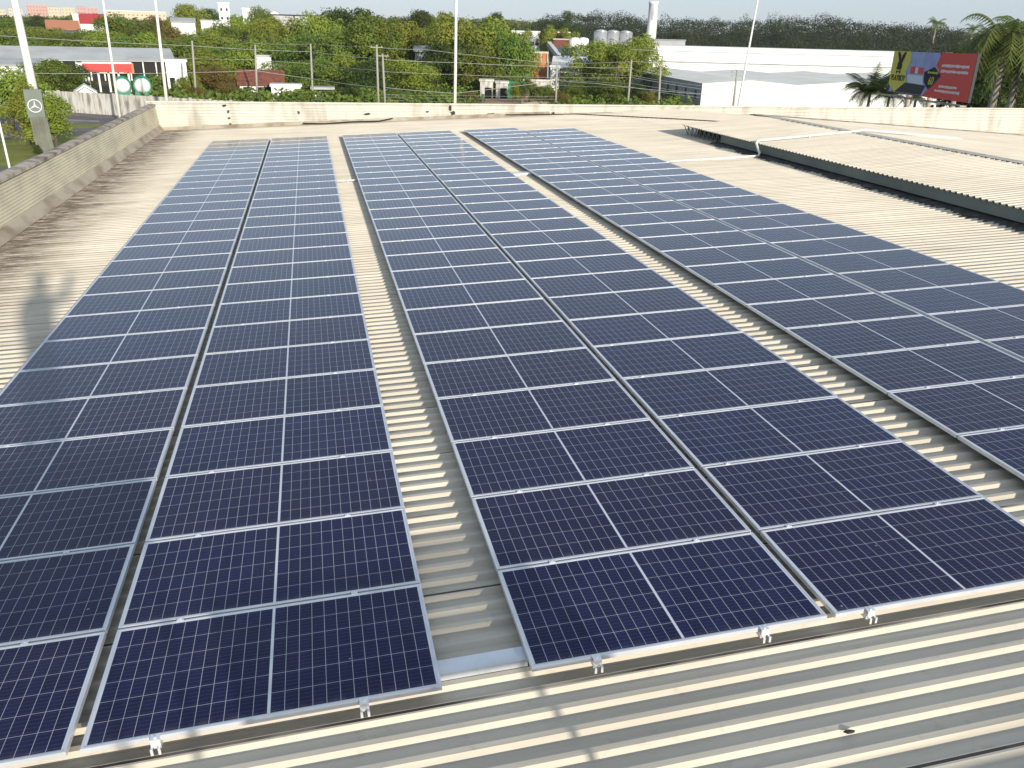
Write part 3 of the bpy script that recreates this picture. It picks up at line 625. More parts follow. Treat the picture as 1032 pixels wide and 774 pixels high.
palm(899, 83, 90, 2.9, 'low palm in front of the billboard foot', 26, .16, 0, None, .6)
palm(925, 90, 92, 2.0, 'low palm under the middle of the billboard', 14, .16)
palm(945, 18, 430, 5.5, 'distant palm standing out on the crest of the wooded hill', 16, .5)
palm(982, 24, 400, 5, 'distant palm low on the right end of the hill crest', 14, .5)
palm(527, 80, 150, 3.2, 'bushy banana-like palm behind the dirt yard', 16, .25)
palm(1000, 28, 260, 7, 'dusky palm behind the billboard on the right', 16, .4)
tree(998, 47, 95, 6.0, 'rounddark', 'dense dark tree right behind the billboard'); tree(1012, 60, 90, 3.5, 'rounddark', 'dark low tree between the billboard and the tall palm'); tree(1030, 42, 98, 5, 'rounddark', 'dense dark tree behind the tall palm at the right edge')
tree(972, 60, 110, 4.0, 'rounddark', 'dark tree hidden behind the red end of the billboard')

# wooded hill on the right
prof = [(530, 24), (545, 18), (562, 12), (580, 10), (600, 11), (620, 9), (640, 14), (660, 16), (690, 17), (720, 17), (745, 14), (770, 17), (800, 16), (830, 13), (850, 16), (875, 20), (900, 22), (930, 21), (960, 24), (985, 30), (1010, 34), (1040, 34), (1100, 30), (1200, 30)]
def ptop(x): return float(np.interp(x, [p[0] for p in prof], [p[1] for p in prof]))
mb = MB(); vs = []; xs = list(range(520, 1241, 20))
for x in xs:
    for t in (0, .5, 1):
        D = 330+t*170; yb = 62; yt = ptop(x)+14; y = yb+(yt-yb)*t; vs.append(tuple(P(x, y+4, D)))
    q = P(x, ptop(x)+30, 700); vs.append((q.x, q.y, -2)); 
mb.add(vs, [(i*4+j, (i+1)*4+j, (i+1)*4+j+1, i*4+j+1) for i in range(len(xs)-1) for j in range(3)])
tag(mb.build('hill', LEAF['wood']), kind='structure')
L = []
for row in range(9):
    t = row/8
    for px in np.arange(528, 1230, 14-3*t):
        x = px+rng.uniform(-6, 6); D = 330+t*170+rng.uniform(-8, 8); yt = ptop(x); y = 54+(yt-54)*t + (rng.uniform(0, 3.5) if row == 8 else rng.uniform(-2, 3))
        r = rng.uniform(4.5, 8.5)*(D/450); c = P(x, y, D); L.append(((c.x, c.y, c.z-r*.9), (r, r, r*rng.uniform(.7, 1.05))))
Cc, Nn, Ss = lobes_pts(L, 20, .42)
o = bpy.data.objects.new('wood', quads_mesh('wood', Cc, Nn, Ss, LEAF['wood'])); col.objects.link(o)
tag(o, 'dense dark wood covering the hill behind the white warehouse', 'wood', kind='stuff')
# far belts of trees closing the horizon on the left and centre
L = []
for px in np.arange(-60, 560, 4.2):
    for D, y0 in ((900, 15), (640, 19)):
        x = px+rng.uniform(-3, 3); y = y0+rng.uniform(0, 3)+max(0, (px-300)/300*6); r = rng.uniform(4, 7)*D/640; c = P(x, y, D); L.append(((c.x, c.y, c.z-r), (r*1.3, r*1.3, r)))
Cc, Nn, Ss = lobes_pts(L, 5, 1.3)
o = bpy.data.objects.new('wood', quads_mesh('wood', Cc, Nn, Ss, LEAF['mid'])); col.objects.link(o)
tag(o, 'low far belt of trees along the horizon on the left', 'wood', kind='stuff')
# low ground cover under the nearer trees
L = []
for px in np.arange(150, 700, 5):
    for D in (140, 152, 168, 190):
        if 480 < px < 560 and D < 160: continue
        c = P(px+rng.uniform(-3, 3), 60, D+rng.uniform(-5, 5)); z = H(c.x, c.y); r = rng.uniform(.8, 1.7); L.append(((c.x, c.y, z+r*.4), (r*1.5, r*1.5, r)))
for px in np.arange(-40, 300, 5):
    for D in (215, 240, 270, 310):
        c = P(px+rng.uniform(-3, 3), 60, D+rng.uniform(-8, 8)); z = H(c.x, c.y); r = rng.uniform(2, 3.6); L.append(((c.x, c.y, z+r*.4), (r*1.5, r*1.5, r)))
Cc, Nn, Ss = lobes_pts(L, 26, .42)
o = bpy.data.objects.new('undergrowth', quads_mesh('undergrowth', Cc, Nn, Ss, LEAF['mid'])); col.objects.link(o)
tag(o, 'low green undergrowth covering the ground beneath the trees', 'undergrowth', kind='stuff')

# ---------------------------------------------------------------- buildings
def frame_at(px0, px1, ytop, D, D1=None):
    a = P(px0, ytop, D); b = P(px1, ytop, D1 or D); c = (a+b)/2; ang = math.atan2(b.y-a.y, b.x-a.x); wdt = math.hypot(b.x-a.x, b.y-a.y); return a, b, c, ang, wdt
def building(name, label, cat, px0, px1, ytop, D, depth, wall, roof='flat', rmat=None, rh=1.5, win=None, D1=None, zb=None, group=None, door=None, wsz=(1.2, 1.1)):
    a, b, c, ang, wd = frame_at(px0, px1, ytop, D, D1)
    z0 = (H(c.x, c.y) if zb is None else zb)-.3; h = c.z-z0
    r = empty(name, (c.x, c.y, z0), (0, 0, ang)); x = wd/2; rm = rmat or wall
    if roof == 'flat':
        MB().box(-x, x, 0, depth, 0, h-.35).build('wall', wall, r); MB().box(-x-.2, x+.2, -.2, depth+.2, h-.35, h).build('roof', rm, r)
    elif roof == 'gable':                        # ridge along x
        MB().box(-x, x, 0, depth, 0, h-rh).build('wall', wall, r)
        MB().prism([(-.5, h-rh), (depth/2, h), (depth+.5, h-rh), (depth+.5, h-rh-.15), (depth/2, h-.15), (-.5, h-rh-.15)], -x-.4, x+.4, 'x').build('roof', rm, r)
    elif roof == 'gabley':                       # gable faces us
        MB().prism([(-x, 0), (x, 0), (x, h-rh), (0, h-.1), (-x, h-rh)], 0, depth, 'y').build('wall', wall, r)
        MB().prism([(-x-.4, h-rh-.1), (0, h), (x+.4, h-rh-.1), (x+.4, h-rh+.1), (0, h+.2), (-x-.4, h-rh+.1)], -.4, depth+.4, 'y').build('roof', rm, r)
    elif roof == 'shed':                         # mono-pitch falling towards us
        MB().box(-x, x, 0, depth, 0, h-rh).build('wall', wall, r)
        MB().prism([(-.6, h-rh), (depth+.3, h), (depth+.3, h+.15), (-.6, h-rh+.15)], -x-.3, x+.3, 'x').build('roof', rm, r)
    if win:
        nx, nz, z1, z2 = win; w0 = None
        for i in range(nx):
            for j in range(nz):
                if w0 is None:
                    w_ = w0 = MB().box(-wsz[0]/2, wsz[0]/2, -.06, .04, -wsz[1]/2, wsz[1]/2).build('window', M['glass'], r)
                else: w_ = w0.copy(); col.objects.link(w_); w_.parent = r
                zz = z1+(z2-z1)*(j/(max(nz-1, 1))); zz = zz if zz > 0 else h+zz; w_.location = (-x+wd*(i+.5)/nx, 0, zz)
    if door: MB().box(door[0]-.6, door[0]+.6, -.08, .04, 0, 2.3).build('door', M['glass'], r)
    tag(r, label, cat, group); return r, wd, h
# long grey shed
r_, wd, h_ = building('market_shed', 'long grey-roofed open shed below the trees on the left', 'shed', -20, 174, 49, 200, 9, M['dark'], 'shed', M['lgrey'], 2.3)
for k in range(14):
    MB().box(-.12, .12, -.75, -.5, 0, h_-2.4).build('post', M['white'], r_).location = (-wd/2+wd*(k+.5)/14, 0, 0)
MB().box(wd/2-15, wd/2-10, -.85, -.7, h_-4.6, h_-2.6).build('signboard', M['cream'], r_); MB().box(wd/2-10, wd/2-8, -.86, -.7, h_-4.6, h_-2.6).build('signboard', M['orange'], r_)
building('wall_shed', 'low white-walled building behind the thick white pole at the left edge', 'building', -25, 40, 61, 175, 8, M['whiter'], 'shed', M['lgrey'], .8, (6, 1, 1.6, 1.6))
# petrol-station-like red canopy
r_, wd, h_ = building('canopy', 'red-edged flat canopy on white posts behind the concrete wall', 'canopy', 84, 131, 64, 158, 8, M['dark'], 'flat', M['red'], 1, zb=-6)
bpy.data.objects.remove([c for c in r_.children if c.name.startswith('wall')][0])
rf = [c for c in r_.children if c.name.startswith('roof')][0]; MB().box(-wd/2-.22, wd/2+.22, -.23, -.2, h_-.02, h_+.25).build('fascia_trim', M['white'], rf)
MB().box(-wd/2-.1, wd/2+.1, -.3, -.21, h_-1.3, h_-.05).build('red_fascia', M['red'], rf)
for k in range(5): MB().box(-.15, .15, .3, .6, 0, h_-.4).build('post', M['white'], r_).location = (-wd/2+wd*(k+.3)/4.6, 0, 0)
building('kiosk', 'small white kiosk at the left end of the red canopy', 'kiosk', 77, 85, 63.5, 160, 4, M['whiter'], 'flat', M['white'], 1, (1, 1, 1.8, 1.8))
building('gatehouse', 'white gatehouse with dark opening left of the first utility pole', 'building', 166, 187, 60, 160, 4, M['whiter'], 'flat', M['white'], 1, (2, 1, 2.4, 2.4), door=(-.6,), wsz=(.8, 1.6))
# tanks beside the canopy
for i, (pa, pb, yc, lab) in enumerate([(114.5, 132.5, 86.5, 'white and green cylindrical tank, nearer to the red canopy'), (134, 153, 86.5, 'larger white and green cylindrical tank, right of its neighbour')]):
    a, b, c, ang, wd = frame_at(pa, pb, yc, 138); r_ = empty('storage_tank', (c.x, c.y, c.z-wd*.5), (0, 0, ang)); R1 = wd/2
    def cyl(mb, rad, y0, y1, n=22):
        mb.tube([(0, y0-.62, R1), (0, y0-.58, R1), (0, y0-.42, R1), (0, y0-.18, R1), (0, y0+.1, R1), (0, y1, R1), (0, y1+.3, R1)], [rad*.12, rad*.4, rad*.72, rad*.92, rad, rad, rad*.6], n); return mb
    cyl(MB(), R1*.9, .2, 4).build('shell', M['white'], r_, True)
    mb = MB(); mb.prism([(-R1*.95, -.25), (R1*.95, -.25), (R1*.8, R1*.55), (0, R1*.12), (-R1*.8, R1*.55)], -.1, 3.6, 'y'); mb.build('saddle', M['green'], r_)
    for y in (-.0, 3.4):
        mb = MB(); mb.tube([(R1*.94*math.cos(q*.35), y, R1+R1*.94*math.sin(q*.35)) for q in range(19)], .09, 6); mb.build('hoop', M['green'], r_)
    tag(r_, lab, 'tank', 'tanks beside the red canopy')
# stained concrete wall across the road
a, b = G(-40, 106), G(262, 126); a.z = b.z = -7; ln = (b-a).length; ang = math.atan2(b.y-a.y, b.x-a.x)
r_ = empty('concrete_wall', a, (0, 0, ang)); n = int(ln/3)
mb = MB(); mb.box(0, ln, 0, .15, -.2, 2.6); mb.build('wall_panels', M['cfence'], r_)
for k in range(0, n+1): MB().box(-.12, .12, -.06, .22, -.2, 2.72).build('post', M['cfence'], r_).location = (k*3, 0, 0)
tag(r_, 'stained pale concrete boundary wall across the road on the left', 'wall')
building('white_tent', 'small white peaked shed roof just behind the concrete wall', 'shed', 76, 94, 87, 136, 4, M['white'], 'gabley', M['white'], .9)
# far left houses and city
building('red_roof_house', 'building with bright red roof on the far left hillside', 'building', 79, 106, 13.5, 350, 14, M['whiter'], 'gable', M['red'], 3.2, (5, 1, 3, 3))
building('stair_tower', 'small white square tower at the left end of the red roof', 'tower', 72.5, 78.5, 13.8, 349, 5, M['whiter'], 'flat', M['whiter'], 1, (1, 1, 6, 6))
building('terracotta_house', 'long house with terracotta roof left of the red-roofed building', 'house', 46, 78, 20, 340, 12, M['blue'], 'gable', M['ochre'], 3, (4, 1, 2.5, 2.5))
for i, (p0, p1, yt, D, mt, lab) in enumerate([(-30, 5, 9, 1500, 'cream', 'pale apartment block at the far left edge of the skyline'), (8, 22, 8, 1450, 'cream', 'small cream block left of the pink skyline block'), (26, 47, 4.5, 1600, 'pink', 'pink apartment block, tallest left on the skyline'), (48, 60, 7, 1550, 'cream', 'cream apartment block right of the tall pink one'),
        (61, 75, 7.5, 1650, 'cream', 'second cream apartment block in the skyline row'), (77, 86, 6.5, 1500, 'pink', 'narrow pink block above the red roof'), (87, 98, 7.5, 1580, 'pink', 'wide pink block above the right part of the red roof')]):
    building('apartment_block', lab, 'building', p0, p1, yt, D, 14, M[mt], 'flat', M['ochre' if i % 2 else 'cream'], 1, (max(3, int((p1-p0)/3)), 3, -13, -3.5), zb=0, group='far apartment blocks on the skyline', wsz=(1.1, 1.1))
building('long_hall', 'long low cream hall on the skyline behind the second and third white poles', 'building', 104, 167, 11, 650, 20, M['cream'], 'flat', M['whiter'], 1, (14, 1, -2.5, -2.5), wsz=(.9, .5))
building('water_tower', 'white rectangular tower on the skyline above the low white houses', 'tower', 219.5, 230.5, 2.5, 300, 4, M['whiter'], 'flat', M['whiter'], 1, (2, 3, -7, -2), wsz=(.6, .8))
building('white_house', 'low white-roofed house left of the white tower', 'house', 172, 196, 18, 290, 8, M['whiter'], 'shed', M['lgrey'], 1.2, (3, 1, 3, 3)); building('white_house', 'low white house just at the foot of the white tower', 'house', 202, 223, 20, 285, 8, M['whiter'], 'flat', M['lgrey'], 1, (3, 1, 3, 3))
building('white_house', 'small white box house on the skyline left of the peaked tree', 'house', 244, 255, 8, 300, 6, M['whiter'], 'flat', M['whiter'], 1, (2, 2, 6, 9.5), wsz=(.9, .9))
building('white_house', 'small white house peeping over the trees left of the long dark roof', 'house', 272, 281, 10, 330, 6, M['whiter'], 'gabley', M['lgrey'], 1, (2, 1, 9, 9))
building('hall', 'long flat dark-roofed hall on the skyline above the left centre trees', 'building', 273, 330, 15, 320, 16, M['lgrey'], 'flat', M['dark'], 1)
# tile-roofed house
building('tile_roof_house', 'house with brown tiled roof and white wall behind the second utility pole', 'house', 240, 284, 71, 152, 7, M['whiter'], 'gable', M['tile'], 2.2, (3, 1, 1.7, 1.7), door=(1,))
building('white_annex', 'plain white annex with dark door right of the tiled roof', 'house', 273, 303, 85, 147, 4, M['whiter'], 'flat', M['white'], 1, None, door=(1.9,))
for p0, p1, yt, D, lab in [(258, 273, 55.5, 185, 'small white house above the tiled roof'), (276, 290, 65, 175, 'white wall end showing right above the tiled roof'), (314, 336, 88, 150, 'low white house at the third utility pole')]:
    building('white_house', lab, 'house', p0, p1, yt, D, 5, M['whiter'], 'flat', M['lgrey'], 1, (3, 1, 1.8, 1.8))
building('hut', 'small building with pale corrugated roof among the trees right of the twin poles', 'house', 418, 440, 47, 185, 6, M['grey'], 'shed', M['lgrey'], 1.0, (2, 1, 3, 3))
for p0, p1, yt, lab in [(484, 497, 80, 'pale doorway wall right of the fourth white pole'), (500, 512, 82, 'cream house under the big bright tree')]:
    building('small_house', lab, 'house', p0, p1, yt, 160, 4, M['cfence'], 'flat', M['cfence'], 1, None, door=(.3,))
building('radio_mast_base', 'slim red and white tower on the skyline left of the fourth white pole', 'tower', 444.5, 447.5, 15, 500, 3, M['pink'], 'flat', M['white'], 1)
# factory district right of centre
building('white_block', 'white two-storey building with a row of windows right of the big tree', 'building', 516, 544, 31, 300, 10, M['whiter'], 'flat', M['white'], 1, (6, 2, 2.2, 6.0), wsz=(1.2, 1))
r_, wd, h_ = building('brick_shed', 'orange-walled shed under a pale open roof above the parked cars', 'shed', 526, 552, 52, 200, 8, M['orange'], 'flat', M['cream'], 1)
for k in range(5): MB().box(-.12, .12, -.28, -.15, h_-2.2, h_-.3).build('roof_post', M['cream'], r_).location = (-wd/2+wd*k/4, 0, 0)
building('yard_wall', 'low pale wall in front of the parked cars', 'wall', 528, 556, 80, 165, .3, M['cfence'], 'flat', M['cfence'], 1)
r_, wd, h_ = building('green_gate', 'green sheet gate below the parked cars', 'gate', 508, 527, 82, 163, .2, M['green'], 'flat', M['green'], 1)
building('gabled_building', 'white gabled building with small dark windows left of the yellow-green tree', 'building', 557, 604, 59, 195, 14, M['whiter'], 'shed', M['whiter'], 2.0, (7, 1, 2.6, 2.6), wsz=(.8, 1.1))
building('white_shed', 'small bright white shed beside the slanting conveyor', 'shed', 555, 564, 66, 185, 4, M['whiter'], 'flat', M['whiter'], 1)
building('blue_store', 'dark blue store building behind the white gabled building', 'building', 562, 592, 48, 250, 8, M['blue'], 'flat', M['blue'], 1)
building('brown_store', 'reddish brown store behind the dark blue building', 'building', 558, 580, 39, 275, 8, M['tile'], 'flat', M['lgrey'], 1)
building('white_sign_roof', 'small white flat roof standing above the brown store', 'shed', 562.5, 574.5, 32, 290, 3, M['tile'], 'flat', M['whiter'], 1)
def tank(px, yt, D, rad, h, m, lab, cone=True):
    c = P(px, yt, D); z0 = H(c.x, c.y); h = c.z-z0; r = empty('silo', (c.x, c.y, z0))
    MB().lathe([(rad, 0), (rad, h-rad*.3)], 24).build('shell', m, r, True)
    MB().lathe([(rad*1.02, h-rad*.3+.002), (rad*.6, h-rad*.1), (.1, h)], 24).build('dome', m, r, True)
    tag(r, lab, 'silo', 'silos of the factory')
tank(579.5, 37.5, 262, 1.6, 0, M['whiter'], 'slim white silo left of its twin, beside the brown store'); tank(588, 37.5, 262, 1.6, 0, M['whiter'], 'slim white silo, right one of the white pair')
tank(606, 29.5, 300, 2.3, 0, M['steel'], 'steel silo, leftmost of the three above the yellow-green tree'); tank(618.5, 30, 300, 2.2, 0, M['steel'], 'steel silo, middle one of the three above the yellow-green tree'); tank(631, 30.5, 300, 2.2, 0, M['steel'], 'steel silo, rightmost of the three above the yellow-green tree')
a, b = P(553, 44, 230), P(566, 60, 222); r_ = empty('conveyor', (b.x, b.y, H(b.x, b.y)))
MB().tube([a-r_.location, b-r_.location], .75, 4).build('gallery', M['lgrey'], r_)
q = a-r_.location; MB().tube([(q.x, q.y, 0), q], .2, 6).build('support', M['grey'], r_); tag(r_, 'slanting enclosed conveyor gallery beside the white gabled building', 'conveyor')
# chimney
c = P(659, 1.5, 300); z0 = H(c.x, c.y); h = c.z-z0; r_ = empty('chimney', (c.x, c.y, z0))
MB().lathe([(1.75, 0), (1.55, h*.6), (1.45, h-.8), (1.6, h-.75), (1.6, h)], 28).build('shaft', M['whiter'], r_, True)
MB().lathe([(1.2, h), (1.2, h+.05)], 20).build('mouth', M['dark'], r_)
dv = (CW-c); an = math.atan2(dv.y, dv.x); mb = MB()
mb.add([(1.60*math.cos(an+s*.18), 1.60*math.sin(an+s*.18), h-z) for s, z in ((-1, 5.5), (1, 5.5), (1.3, 3.4), (0, 1.8), (-1.3, 3.4))], [(0, 1, 2, 3, 4)]); mb.build('painted_mark', M['lgrey'], r_)
tag(r_, 'tall white cylindrical chimney rising above the factory', 'chimney')
building('factory_block', 'grey flat-roofed factory block at the foot of the white chimney', 'building', 648, 691, 39.5, 290, 14, M['lgrey'], 'flat', M['grey'], 1)
# big white warehouse
r_, wd, h_ = building('white_warehouse', 'very long white warehouse below the wooded hill', 'building', 655, 1060, 51, 235, 40, M['whiter'], 'flat', M['whiter'], 1, D1=262)
MB().box(-wd/2, wd/2, -.12, -.02, h_-3.9, h_-3.65).build('cladding_joint', M['grey'], r_)
# front low white building with grey side wall
c0 = P(708, 84, 152); far = P(636, 70, 209); rt = P(1075, 91, 186)
ztop = c0.z; e1 = Vector((rt.x-c0.x, rt.y-c0.y, 0)); Lf = e1.length; ang = math.atan2(e1.y, e1.x)
r_ = empty('white_factory_hall', (c0.x, c0.y, -7.2), (0, 0, ang)); hh = ztop+7.2
inv = Matrix.Rotation(-ang, 3, 'Z'); fl = inv@Vector((far.x-c0.x, far.y-c0.y, 0))
MB().add([(0, 0, 0), (Lf, 0, 0), (Lf, 0, hh), (0, 0, hh)], [(0, 1, 2, 3)]).add([(Lf, 0, 0), (Lf+fl.x, fl.y, 0), (Lf+fl.x, fl.y, hh), (Lf, 0, hh)], [(0, 1, 2, 3)]).build('front_wall', M['whiter'], r_)
mb = MB(); nr = 110                              # corrugated grey side wall
for i in range(nr):
    t0, t1 = i/nr, (i+1)/nr; p, q = fl*t0, fl*t1; off = Vector((-1, 0, 0))*(.06 if i % 2 else 0); off2 = Vector((-1, 0, 0))*(.06 if (i+1) % 2 else 0)
    mb.add([tuple(p+off), tuple(q+off2), tuple(q+off2+Vector((0, 0, hh))), tuple(p+off+Vector((0, 0, hh)))], [(0, 3, 2, 1)])
sw = mb.build('side_wall', M['grey'], r_)
for t in (.05, .16, .27, .38, .5, .62, .75):
    p = fl*t+Vector((-.12, 0, 0)); u = fl.normalized()
    MB().add([tuple(p+Vector((0, 0, hh-2.6))), tuple(p+u*.9+Vector((0, 0, hh-2.6))), tuple(p+u*.9+Vector((0, 0, hh-1.2))), tuple(p+Vector((0, 0, hh-1.2)))], [(0, 3, 2, 1)]).build('window', M['glass'], r_)
rw = Lf/4
for k in range(4):                               # shallow gables one behind the other along the front
    x0, x1 = k*rw, (k+1)*rw; xm = (x0+x1)/2; hz = hh+.6
    MB().add([(x0, 0, hh), (x1, 0, hh), (xm, 0, hz), (x0+fl.x, fl.y, hh), (x1+fl.x, fl.y, hh), (xm+fl.x, fl.y, hz)], [(0, 2, 5, 3), (2, 1, 4, 5), (0, 1, 2)]).build('roof', M['beige'], r_)
tag(r_, 'low white factory hall with beige gabled roof and dark corrugated side wall', 'building')

# parked cars
def car(px, py, D, m, lab, az=0.0):
    c = P(px, py, D); r = empty('parked_car', (c.x, c.y, H(c.x, c.y)), (0, 0, az))
    MB().prism([(-2.1, .35), (2.1, .35), (2.1, .75), (1.3, .9), (.7, 1.4), (-1.0, 1.42), (-1.7, .95), (-2.1, .9)], -.85, .85, 'y').build('body', m, r, False, .06)
    MB().prism([(-1.45, .97), (1.12, .97), (.65, 1.34), (-.95, 1.36)], -.86, .86, 'y').build('side_window', M['glass'], r)
    for x in (-1.3, 1.3):
        for y in (-.8, .8): MB().tube([(x, y-.1, .32), (x, y+.1, .32)], .32, 14).build('wheel', M['black'], r)
    tag(r, lab, 'car', 'cars parked in the factory yard')
car(529, 79, 176, M['lgrey'], 'grey car parked left beside the black one in the yard'); car(540, 78, 174, M['black'], 'black car parked in the yard below the orange shed'); car(551, 79, 177, M['tile'], 'dark red car parked right of the black one')
# sand heap
c = G(550, 107, -7); mb = MB(); n = 26
vs = [(0, 0, .95)]
for k in range(n): vs.append((3.8*math.cos(6.283*k/n)*random.uniform(.85, 1.1), 1.5*math.sin(6.283*k/n)*random.uniform(.85, 1.1), .45+random.uniform(-.12, .12)))
for k in range(n): vs.append((6*math.cos(6.283*k/n), 2.6*math.sin(6.283*k/n), -.1))
mb.add(vs, [(0, 1+k, 1+(k+1) % n) for k in range(n)]+[(1+k, 1+n+k, 1+n+(k+1) % n, 1+(k+1) % n) for k in range(n)])
o = mb.build('sand_heap', M['sand'], None, True); o.location = (c.x, c.y, -7); tag(o, 'pale heap of sand just beyond the far wall at the fifth utility pole', 'sand heap')

# ---------------------------------------------------------------- poles, wires
def pole(name, label, cat, p0, p1, D, r0, r1, m, extra=None, group=None):
    """p0 foot pixel, p1 top pixel; the foot is carried on down to the ground"""
    a, b = P(*p0, D), P(*p1, D); d = (b-a).normalized(); z = H(a.x, a.y); a = a-d*((a.z-z)/d.z)
    r = empty(name, a); L = (b-a).length; tp = b-a
    MB().tube([(0, 0, 0), tp*.5, tp], [r0, (r0+r1)/2, r1], 12).build('shaft', m, r, True)
    MB().lathe([(r0*2.2, 0), (r0*2.2, .25), (r0*1.3, .3)], 12).build('base', m, r)
    if extra: extra(r, tp)
    return tag(r, label, cat, group)
pole('flagpole', 'thick white pole leaning at the left edge behind the pylon sign', 'pole', (34, 92), (11, -16), 99, .46, .31, M['pole'])
pole('flagpole', 'slim white pole passing left of the tanks', 'pole', (117, 92), (102, -12), 112, .17, .11, M['pole'])
pole('flagpole', 'slim white pole right of the tanks, reaching out of the view', 'pole', (167.5, 98), (155, -12), 108, .20, .13, M['pole'])
pole('flagpole', 'slim pale pole standing in front of the big bright tree', 'pole', (458.5, 104), (460, -12), 70, .13, .10, M['pole'])
def lamp(r, tp):
    MB().lathe([(.02, 0), (.28, .05), (.30, .25), (.1, .45)], 12).build('lamp_head', M['lgrey'], r).location = tp*.30+Vector((.45, 0, .1))
    MB().tube([tp*.22, tp*.30+Vector((.45, 0, .2))], .05, 6).build('bracket', M['grey'], r)
pole('flagpole', 'tall thin leaning pole with small lamp before the white warehouse', 'pole', (744, 107), (766, -12), 80, .13, .06, M['pole'], lamp)
pole('marker_pole', 'thin white pole leaning at the lower left beyond the side parapet', 'pole', (9, 166), (-2, 118), 52, .07, .05, M['pole'])
def arms(n, wd):
    def f(r, tp):
        for k in range(n):
            z = tp*(1-.04-.09*k); MB().box(-wd/2, wd/2, -.07, .07, -.06, .06).build('crossarm', M['cpole'], r).location = z
            for x in (-wd*.4, 0, wd*.4): MB().lathe([(.05, .06), (.09, .12), (.04, .24)], 8).build('insulator', M['cap'], r).location = z+Vector((x, 0, 0))
    return f
UP = [((198, 103), (193.5, 41), 145, 0), ((259.5, 104), (257, 45), 145, 0), ((315.5, 104), (313, 44), 145, 0), ((381.5, 105), (379.5, 45), 132, 1), ((388, 105), (385.5, 54), 134, 1), ((430.5, 92), (430, 54), 175, 1),
      ((560, 106), (561.5, 62), 142, 2), ((632.5, 107), (636.5, 60), 140, 0), ((663.5, 107), (666, 66), 140, 0), ((739, 107), (743, 71), 140, 2)]
ULAB = ['first utility pole from the left, thin and grey', 'grey utility pole rising in front of the tile-roofed house', 'grey utility pole before the dark trees left of the twin poles', 'taller pole of the close pair left of centre', 'shorter pole of the close pair left of centre with equipment',
        'short distant utility pole right of the close pair', 'concrete utility pole with crossarms beside the sand heap', 'thin utility pole before the yellow-green trees', 'thin utility pole before the grey corrugated wall', 'utility pole with crossarm before the white factory hall']
tops = []
for (p0, p1, D, na), lab in zip(UP, ULAB):
    pole('utility_pole', lab, 'utility pole', p0, p1, D, .19, .13, M['cpole'], arms(na, 1.8) if na else None, 'utility poles beyond the far wall')
def wire(label, pts, rad=.02, sag=.006, m='wire'):
    ps = [P(*p) for p in pts]; out = []
    for a, b in zip(ps[:-1], ps[1:]):
        L = (b-a).length
        for i in range(9):
            t = i/8; q = a.lerp(b, t); q.z -= L*sag*4*t*(1-t); out.append(q)
    o = MB().tube(out, rad, 5).build('power_cable', M[m]); tag(o, label, 'cable', 'overhead cables beyond the far wall')
X = lambda a, b: [(px, py, D) for (px, py, D) in a]
wire('topmost overhead cable from the left edge to the close pair of poles', [(-40, 33, 150), (193, 46, 145), (257, 50, 145), (313, 52, 145), (380, 59, 132)], .035)
wire('overhead cable from the left skyline down to the close pair of poles', [(170, 24, 175), (257, 44, 146), (313, 44.5, 146), (380, 47, 132)], .02)
wire('second overhead cable left of the close pair of poles', [(-40, 46, 150), (193, 59, 145), (257, 60, 145), (313, 64, 145), (380, 71, 132)], .02)
wire('low bright cable from the left edge dipping to the close pair of poles', [(-40, 72, 140), (110, 74, 142), (193, 73, 145), (257, 71, 145), (313, 79, 145), (380, 88, 132)], .036)
wire('topmost cable right of the close pair of poles', [(380, 48, 132), (430, 50, 140), (561, 64, 142), (640, 62, 140), (743, 66, 140), (900, 70, 145), (1080, 74, 150)], .03)
wire('second cable right of the close pair of poles', [(386, 60, 134), (458, 63, 138), (561, 67, 142), (637, 68, 140)], .035)
wire('third cable right of the close pair of poles', [(386, 72, 134), (458, 75, 138), (561, 78, 142), (637, 78, 140), (743, 95, 140)], .025)
wire('lowest bright cable right of the close pair of poles', [(386, 88, 134), (458, 94, 138), (561, 81, 142), (600, 84, 140), (743, 98, 140)], .036)
wire('upper dark cable in front of the white warehouse', [(636, 50, 150), (850, 56, 155), (1090, 62, 160)], .045, .002, 'wire')
wire('cable low above the wall before the billboard', [(743, 90, 142), (900, 98, 120), (1080, 99, 100)], .02)
for k, (y0, y1) in enumerate([(66, 70), (72, 76), (80, 84), (86, 88)]):
    wire('thin cable, %s of four fanning out before the grey side wall' % ('top', 'second', 'third', 'lowest')[k], [(561, y0, 142), (637, y1, 140), (666, y1+5, 140), (712, y1+11, 141)], .018)
for k, y0 in enumerate([96, 99, 102]):
    wire('fence wire, %s of three strung low right of the close pair of poles' % ('top', 'middle', 'bottom')[k], [(386, y0-1, 134), (458, y0, 138), (561, y0+1, 142)], .016)

# pylon sign with star emblem
a = P(45, 146, 84); zt = P(36, 90, 84).z; z0 = H(a.x, a.y); h = zt-z0
an = math.atan2((CW-a).y, (CW-a).x)+math.pi/2; r_ = empty('pylon_sign', (a.x, a.y, z0), (0, 0, an))
hb = h*.60
MB().prism([(-.55, 0), (.75, 0), (.62, hb*.5), (.55, hb), (-.75, hb), (-.70, hb*.5)], -.3, .3, 'y').build('column', M['olive'], r_)
mb = MB()
for x in (-.45, -.2, .1, .35): mb.tube([(x, -.32, .1), (x*.8-.1, -.36, hb*.5), (x*.9-.15, -.32, hb-.05)], .06, 6)
mb.build('column_ribs', M['olive'], r_)
MB().box(-.85, .45, -.25, .25, hb+.01, h).build('sign_head', M['fascia'], r_)
zc = hb+(h-hb)*.42; ring = MB(); ring.tube([(-.2+.5*math.cos(q*math.pi/12), -.30, zc+.5*math.sin(q*math.pi/12)) for q in range(25)], .045, 6)
